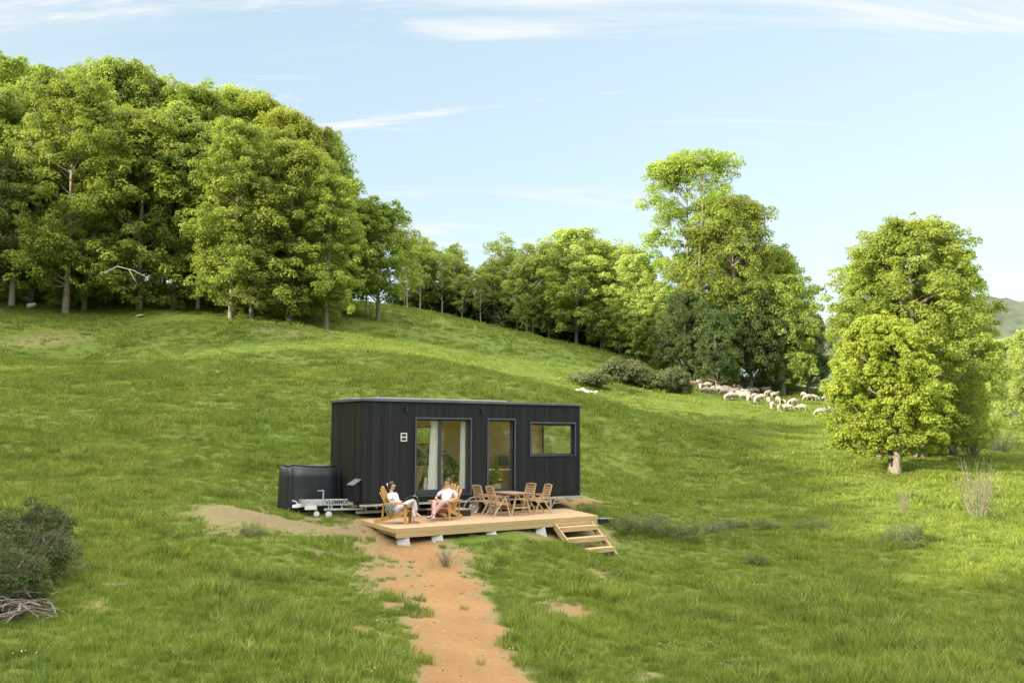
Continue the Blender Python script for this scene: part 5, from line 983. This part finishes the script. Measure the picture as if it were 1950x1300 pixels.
random.seed(12)
for cx_, cy_, k, ang in spec:
    px, py = 1290 + cx_ / 6.29, 680 + (cy_ + 34) / 6.29
    x, y, z = hit(px, py); o = bpy.data.objects.new('sheep', SHP[k]); C.objects.link(o); s_ = .76 * random.uniform(.9, 1.12) * (.8 if (cx_, cy_) in ((247, 300), (1268, 532), (925, 462)) else 1); o.scale = (s_, s_ * 1.08, s_)
    o.location = (x, y, gz(x, y) - .03); o.rotation_euler = (0, 0, rad(ang)); key = 425410 if (cx_, cy_) == (425, 410) else cx_
    tag(o, SL.get(key, 'cream sheep in the crowded middle of the flock below the dark trees'), 'sheep', 'sheep grazing below the dark trees')
# ------------------------------------------------------------------ grass
def grass_mat():
    m = bpy.data.materials.new('grass_blades'); m.use_nodes = True; t = m.node_tree; t.nodes.clear(); o = N(t, 'ShaderNodeOutputMaterial')
    g = N(t, 'ShaderNodeNewGeometry'); pos = g.outputs['Position']
    def noise(sc, lo, hi, det=4):
        n = N(t, 'ShaderNodeTexNoise', i_Scale=sc, i_Detail=det, i_Roughness=.6); L(t, pos, n.inputs['Vector']); r = N(t, 'ShaderNodeMapRange', i_1=lo, i_2=hi); L(t, n.outputs[0], r.inputs[0]); return r.outputs[0]
    def mix(f, a, c):
        x = N(t, 'ShaderNodeMix', data_type='RGBA'); L(t, f, x.inputs[0])
        for s_, q in ((6, a), (7, c)):
            if hasattr(q, 'default_value'): L(t, q, x.inputs[s_])
            else: x.inputs[s_].default_value = (*q, 1)
        return x.outputs[2]
    oi = N(t, 'ShaderNodeObjectInfo'); rr = N(t, 'ShaderNodeMapRange', i_1=.80, i_2=1.0, i_3=0, i_4=.8); L(t, oi.outputs['Random'], rr.inputs[0])
    c = mix(noise(.11, .35, .65, 5), (.19, .258, .034), (.262, .31, .046)); c = mix(noise(.6, .42, .75), c, (.13, .19, .03)); c = mix(noise(1.3, .50, .72, 5), c, (.11, .17, .024)); c = mix(rr.outputs[0], c, (.36, .38, .10))
    ta = N(t, 'ShaderNodeAttribute', attribute_name='tint'); tv = N(t, 'ShaderNodeMapRange', i_3=.50, i_4=1.45); L(t, ta.outputs['Fac'], tv.inputs[0]); hv = N(t, 'ShaderNodeHueSaturation'); L(t, tv.outputs[0], hv.inputs['Value']); L(t, c, hv.inputs['Color']); c = hv.outputs[0]
    df = N(t, 'ShaderNodeBsdfPrincipled', i_Roughness=.5); df.inputs['Specular IOR Level'].default_value = .25; L(t, c, df.inputs['Base Color']); tr = N(t, 'ShaderNodeBsdfTranslucent'); L(t, c, tr.inputs[0])
    mx = N(t, 'ShaderNodeMixShader', i_0=.38); L(t, df.outputs[0], mx.inputs[1]); L(t, tr.outputs[0], mx.inputs[2]); L(t, mx.outputs[0], o.inputs[0]); return m
M['grass'] = grass_mat()
tufts = bpy.data.collections.new('grass_tufts')
def tuft(seed, nbl, R_, h0, h1, wd):
    rs = random.Random(seed); V = []; F = []
    for i in range(nbl):
        a = rs.uniform(0, 6.28); q = R_ * math.sqrt(rs.random()); x_, y_ = q * math.cos(a), q * math.sin(a); h_ = rs.uniform(h0, h1); ln = rs.uniform(.2, .75) * h_; la = a + rs.uniform(-1.2, 1.2); ex, ey = math.cos(la) * ln, math.sin(la) * ln
        wa = rs.uniform(0, 3.14); wx, wy = math.cos(wa) * wd / 2, math.sin(wa) * wd / 2; b0 = len(V)
        V += [(x_ - wx, y_ - wy, -.02), (x_ + wx, y_ + wy, -.02), (x_ + ex * .3 + wx * .8, y_ + ey * .3 + wy * .8, h_ * .55), (x_ + ex * .3 - wx * .8, y_ + ey * .3 - wy * .8, h_ * .55), (x_ + ex + wx * .15, y_ + ey + wy * .15, h_), (x_ + ex - wx * .15, y_ + ey - wy * .15, h_)]
        F += [(b0, b0 + 1, b0 + 2, b0 + 3), (b0 + 3, b0 + 2, b0 + 4, b0 + 5)]
    me = np_mesh('tuft', V, F); me.materials.append(M['grass']); a_ = me.attributes.new('tint', 'FLOAT', 'POINT'); a_.data.foreach_set('value', np.repeat([rs.random() for _ in range(nbl)], 6).astype(np.float32)); o = bpy.data.objects.new('tuft_%02d' % seed, me); tufts.objects.link(o)
for s_ in range(3): tuft(s_, 60, .19, .05, .16, .012)
for s_ in range(3, 5): tuft(s_, 44, .17, .10, .26, .013)
for s_ in range(5, 7): tuft(s_, 44, .26, .07, .19, .020)
V0 = []; F0_ = []; r7 = random.Random(70)
for i in range(5):
    x_, y_, z_ = r7.uniform(-.15, .15), r7.uniform(-.15, .15), r7.uniform(.13, .22); b0 = len(V0); V0 += [(x_ - .014, y_, z_), (x_, y_ - .014, z_ + .004), (x_ + .014, y_, z_), (x_, y_ + .014, z_ + .004)]; F0_.append((b0, b0 + 1, b0 + 2, b0 + 3))
me = np_mesh('tuft', V0, F0_); me.materials.append(M['white']); tufts.objects.link(bpy.data.objects.new('tuft_07', me))
def scatter():
    rs = np.random.RandomState(4); P = []
    for y0, y1, sp, near in ((12.5, 24, .13, 0), (24, 40, .18, 0), (40, 62, .30, 1), (62, 90, .46, 1), (90, 135, .8, 2)):
        n = int((y1 - y0) * (y1 * 1.16 + 3) / sp ** 2); y = rs.uniform(y0, y1, n); x = rs.uniform(-1, 1, n) * (y1 * .58 + 1.5); k = np.abs(x) < y * .575 + 1.2; P.append(np.stack([x[k], y[k], np.full(k.sum(), near)], 1))
    P = np.concatenate(P); x, y = P[:, 0], P[:, 1]; D_ = dirt(x, y); D_ = D_ + (vnoise(x * 4.1, y * 4.1, 91) - .5) * .5 * (D_ > .02); keep = (rs.rand(len(x)) > np.clip((D_ - .2) / .55, 0, .994))
    hu = np.array(H(0, 0, 0)); c, s_ = math.cos(YAW), math.sin(YAW); lu = (x - hu[0]) * c + (y - hu[1]) * s_; lv = -(x - hu[0]) * s_ + (y - hu[1]) * c
    under = (lu > -.1) & (lu < HL + .1) & (lv > -.2) & (lv < HW + .1); dk_ = (lu > -.3) & (lu < 8.0) & (lv > -3.75) & (lv < 0); keep &= ~((under | dk_) & (rs.rand(len(x)) < .985))
    x, y, near = x[keep], y[keep], P[keep, 2]; patch = fbm(x * .5, y * .5, 77, 3); z = height(x, y) + fine(x, y)
    tall = smooth01((x - 2) / 10) * smooth01((30 - y) / 14)
    sc = (.56 + .52 * np.clip((patch - .3) / .4, 0, 1) + .25 * tall) * rs.uniform(.7, 1.25, len(x)) * np.where(near > 1, 1.7, np.where(near > 0, 1.2, 1.0)); sc *= 1 - .5 * np.clip(dirt(x, y), 0, 1)
    idx_ = np.where(near > 0, rs.randint(5, 7, len(x)), np.where(rs.rand(len(x)) < .12 + .45 * tall + .3 * (patch > .58), rs.randint(3, 5, len(x)), rs.randint(0, 3, len(x))))
    weed = (vnoise(x * 1.1, y * 1.1, 55) > .80) & (rs.rand(len(x)) < .5); idx_ = np.where(weed & (near < 1), rs.randint(3, 5, len(x)), idx_); sc = np.where(weed, sc * 1.35, sc)
    fl = (rs.rand(len(x)) < .0022) & (near < 1); idx_ = np.where(fl, 7, idx_); sc = np.where(fl, 1.0, sc)
    return np.stack([x, y, z], 1), sc, idx_, rs.uniform(0, 6.28, len(x))
V, sc, ii, rz = scatter(); print('GRASS', len(V))
me = bpy.data.meshes.new('meadow_grass'); me.vertices.add(len(V)); me.vertices.foreach_set('co', V.astype(np.float32).ravel())
for nm, ty, ar in (('scl', 'FLOAT', sc), ('pick', 'INT', ii), ('yaw', 'FLOAT', rz)):
    a = me.attributes.new(nm, ty, 'POINT'); a.data.foreach_set('value', ar.astype(np.int32 if ty == 'INT' else np.float32))
go = bpy.data.objects.new('meadow_grass', me); C.objects.link(go); me.materials.append(M['grass']); tag(go, 'short green meadow grass growing all over the slope', 'grass', kind='stuff')
ng = bpy.data.node_groups.new('scatter', 'GeometryNodeTree'); ng.interface.new_socket('Geometry', in_out='INPUT', socket_type='NodeSocketGeometry'); ng.interface.new_socket('Geometry', in_out='OUTPUT', socket_type='NodeSocketGeometry')
gi = ng.nodes.new('NodeGroupInput'); gout = ng.nodes.new('NodeGroupOutput'); iop = ng.nodes.new('GeometryNodeInstanceOnPoints'); ci = ng.nodes.new('GeometryNodeCollectionInfo'); ci.inputs[0].default_value = tufts; ci.inputs['Separate Children'].default_value = True; ci.inputs['Reset Children'].default_value = True
def attr(nm, dt): n = ng.nodes.new('GeometryNodeInputNamedAttribute'); n.data_type = dt; n.inputs[0].default_value = nm; return n.outputs[0]
cx3 = ng.nodes.new('ShaderNodeCombineXYZ'); ng.links.new(attr('yaw', 'FLOAT'), cx3.inputs[2]); iop.inputs['Pick Instance'].default_value = True
ng.links.new(gi.outputs[0], iop.inputs['Points']); ng.links.new(ci.outputs[0], iop.inputs['Instance']); ng.links.new(attr('pick', 'INT'), iop.inputs['Instance Index']); ng.links.new(cx3.outputs[0], iop.inputs['Rotation']); ng.links.new(attr('scl', 'FLOAT'), iop.inputs['Scale']); ng.links.new(iop.outputs[0], gout.inputs[0])
go.modifiers.new('scatter', 'NODES').node_group = ng


# ------------------------------------------------------------------ loose stones and dry clods on the bare earth
rs = np.random.RandomState(8); X = rs.uniform(-9, 4, 60000); Y = rs.uniform(13, 36, 60000); k = (dirt(X, Y) > .55) & (rs.rand(60000) < .07); X, Y = X[k], Y[k]; Z = height(X, Y) + fine(X, Y); V = []; F = []
B0 = np.array([(1, 0, 0), (-1, 0, 0), (0, 1, 0), (0, -1, 0), (0, 0, .8), (0, 0, -.6)]); F0 = np.array([(0, 2, 4), (2, 1, 4), (1, 3, 4), (3, 0, 4), (2, 0, 5), (1, 2, 5), (3, 1, 5), (0, 3, 5)])
for i in range(len(X)):
    q = .010 + .026 * rs.rand() ** 4; V.append(B0 * q * rs.uniform(.6, 1.4, (6, 3)) + np.array([X[i], Y[i], Z[i] + q * .3])); F.append(F0 + 6 * i)
M['clod'] = mat('stones_and_clods', (.20, .13, .07), .95, col2=(.42, .35, .26), nscale=6); print('CLODS', len(X))
tag(link_mesh('loose_stones', np_mesh('loose_stones', np.concatenate(V), np.concatenate(F)), M['clod']), 'small stones and dry clods scattered over the bare earth track', 'gravel', kind='stuff')
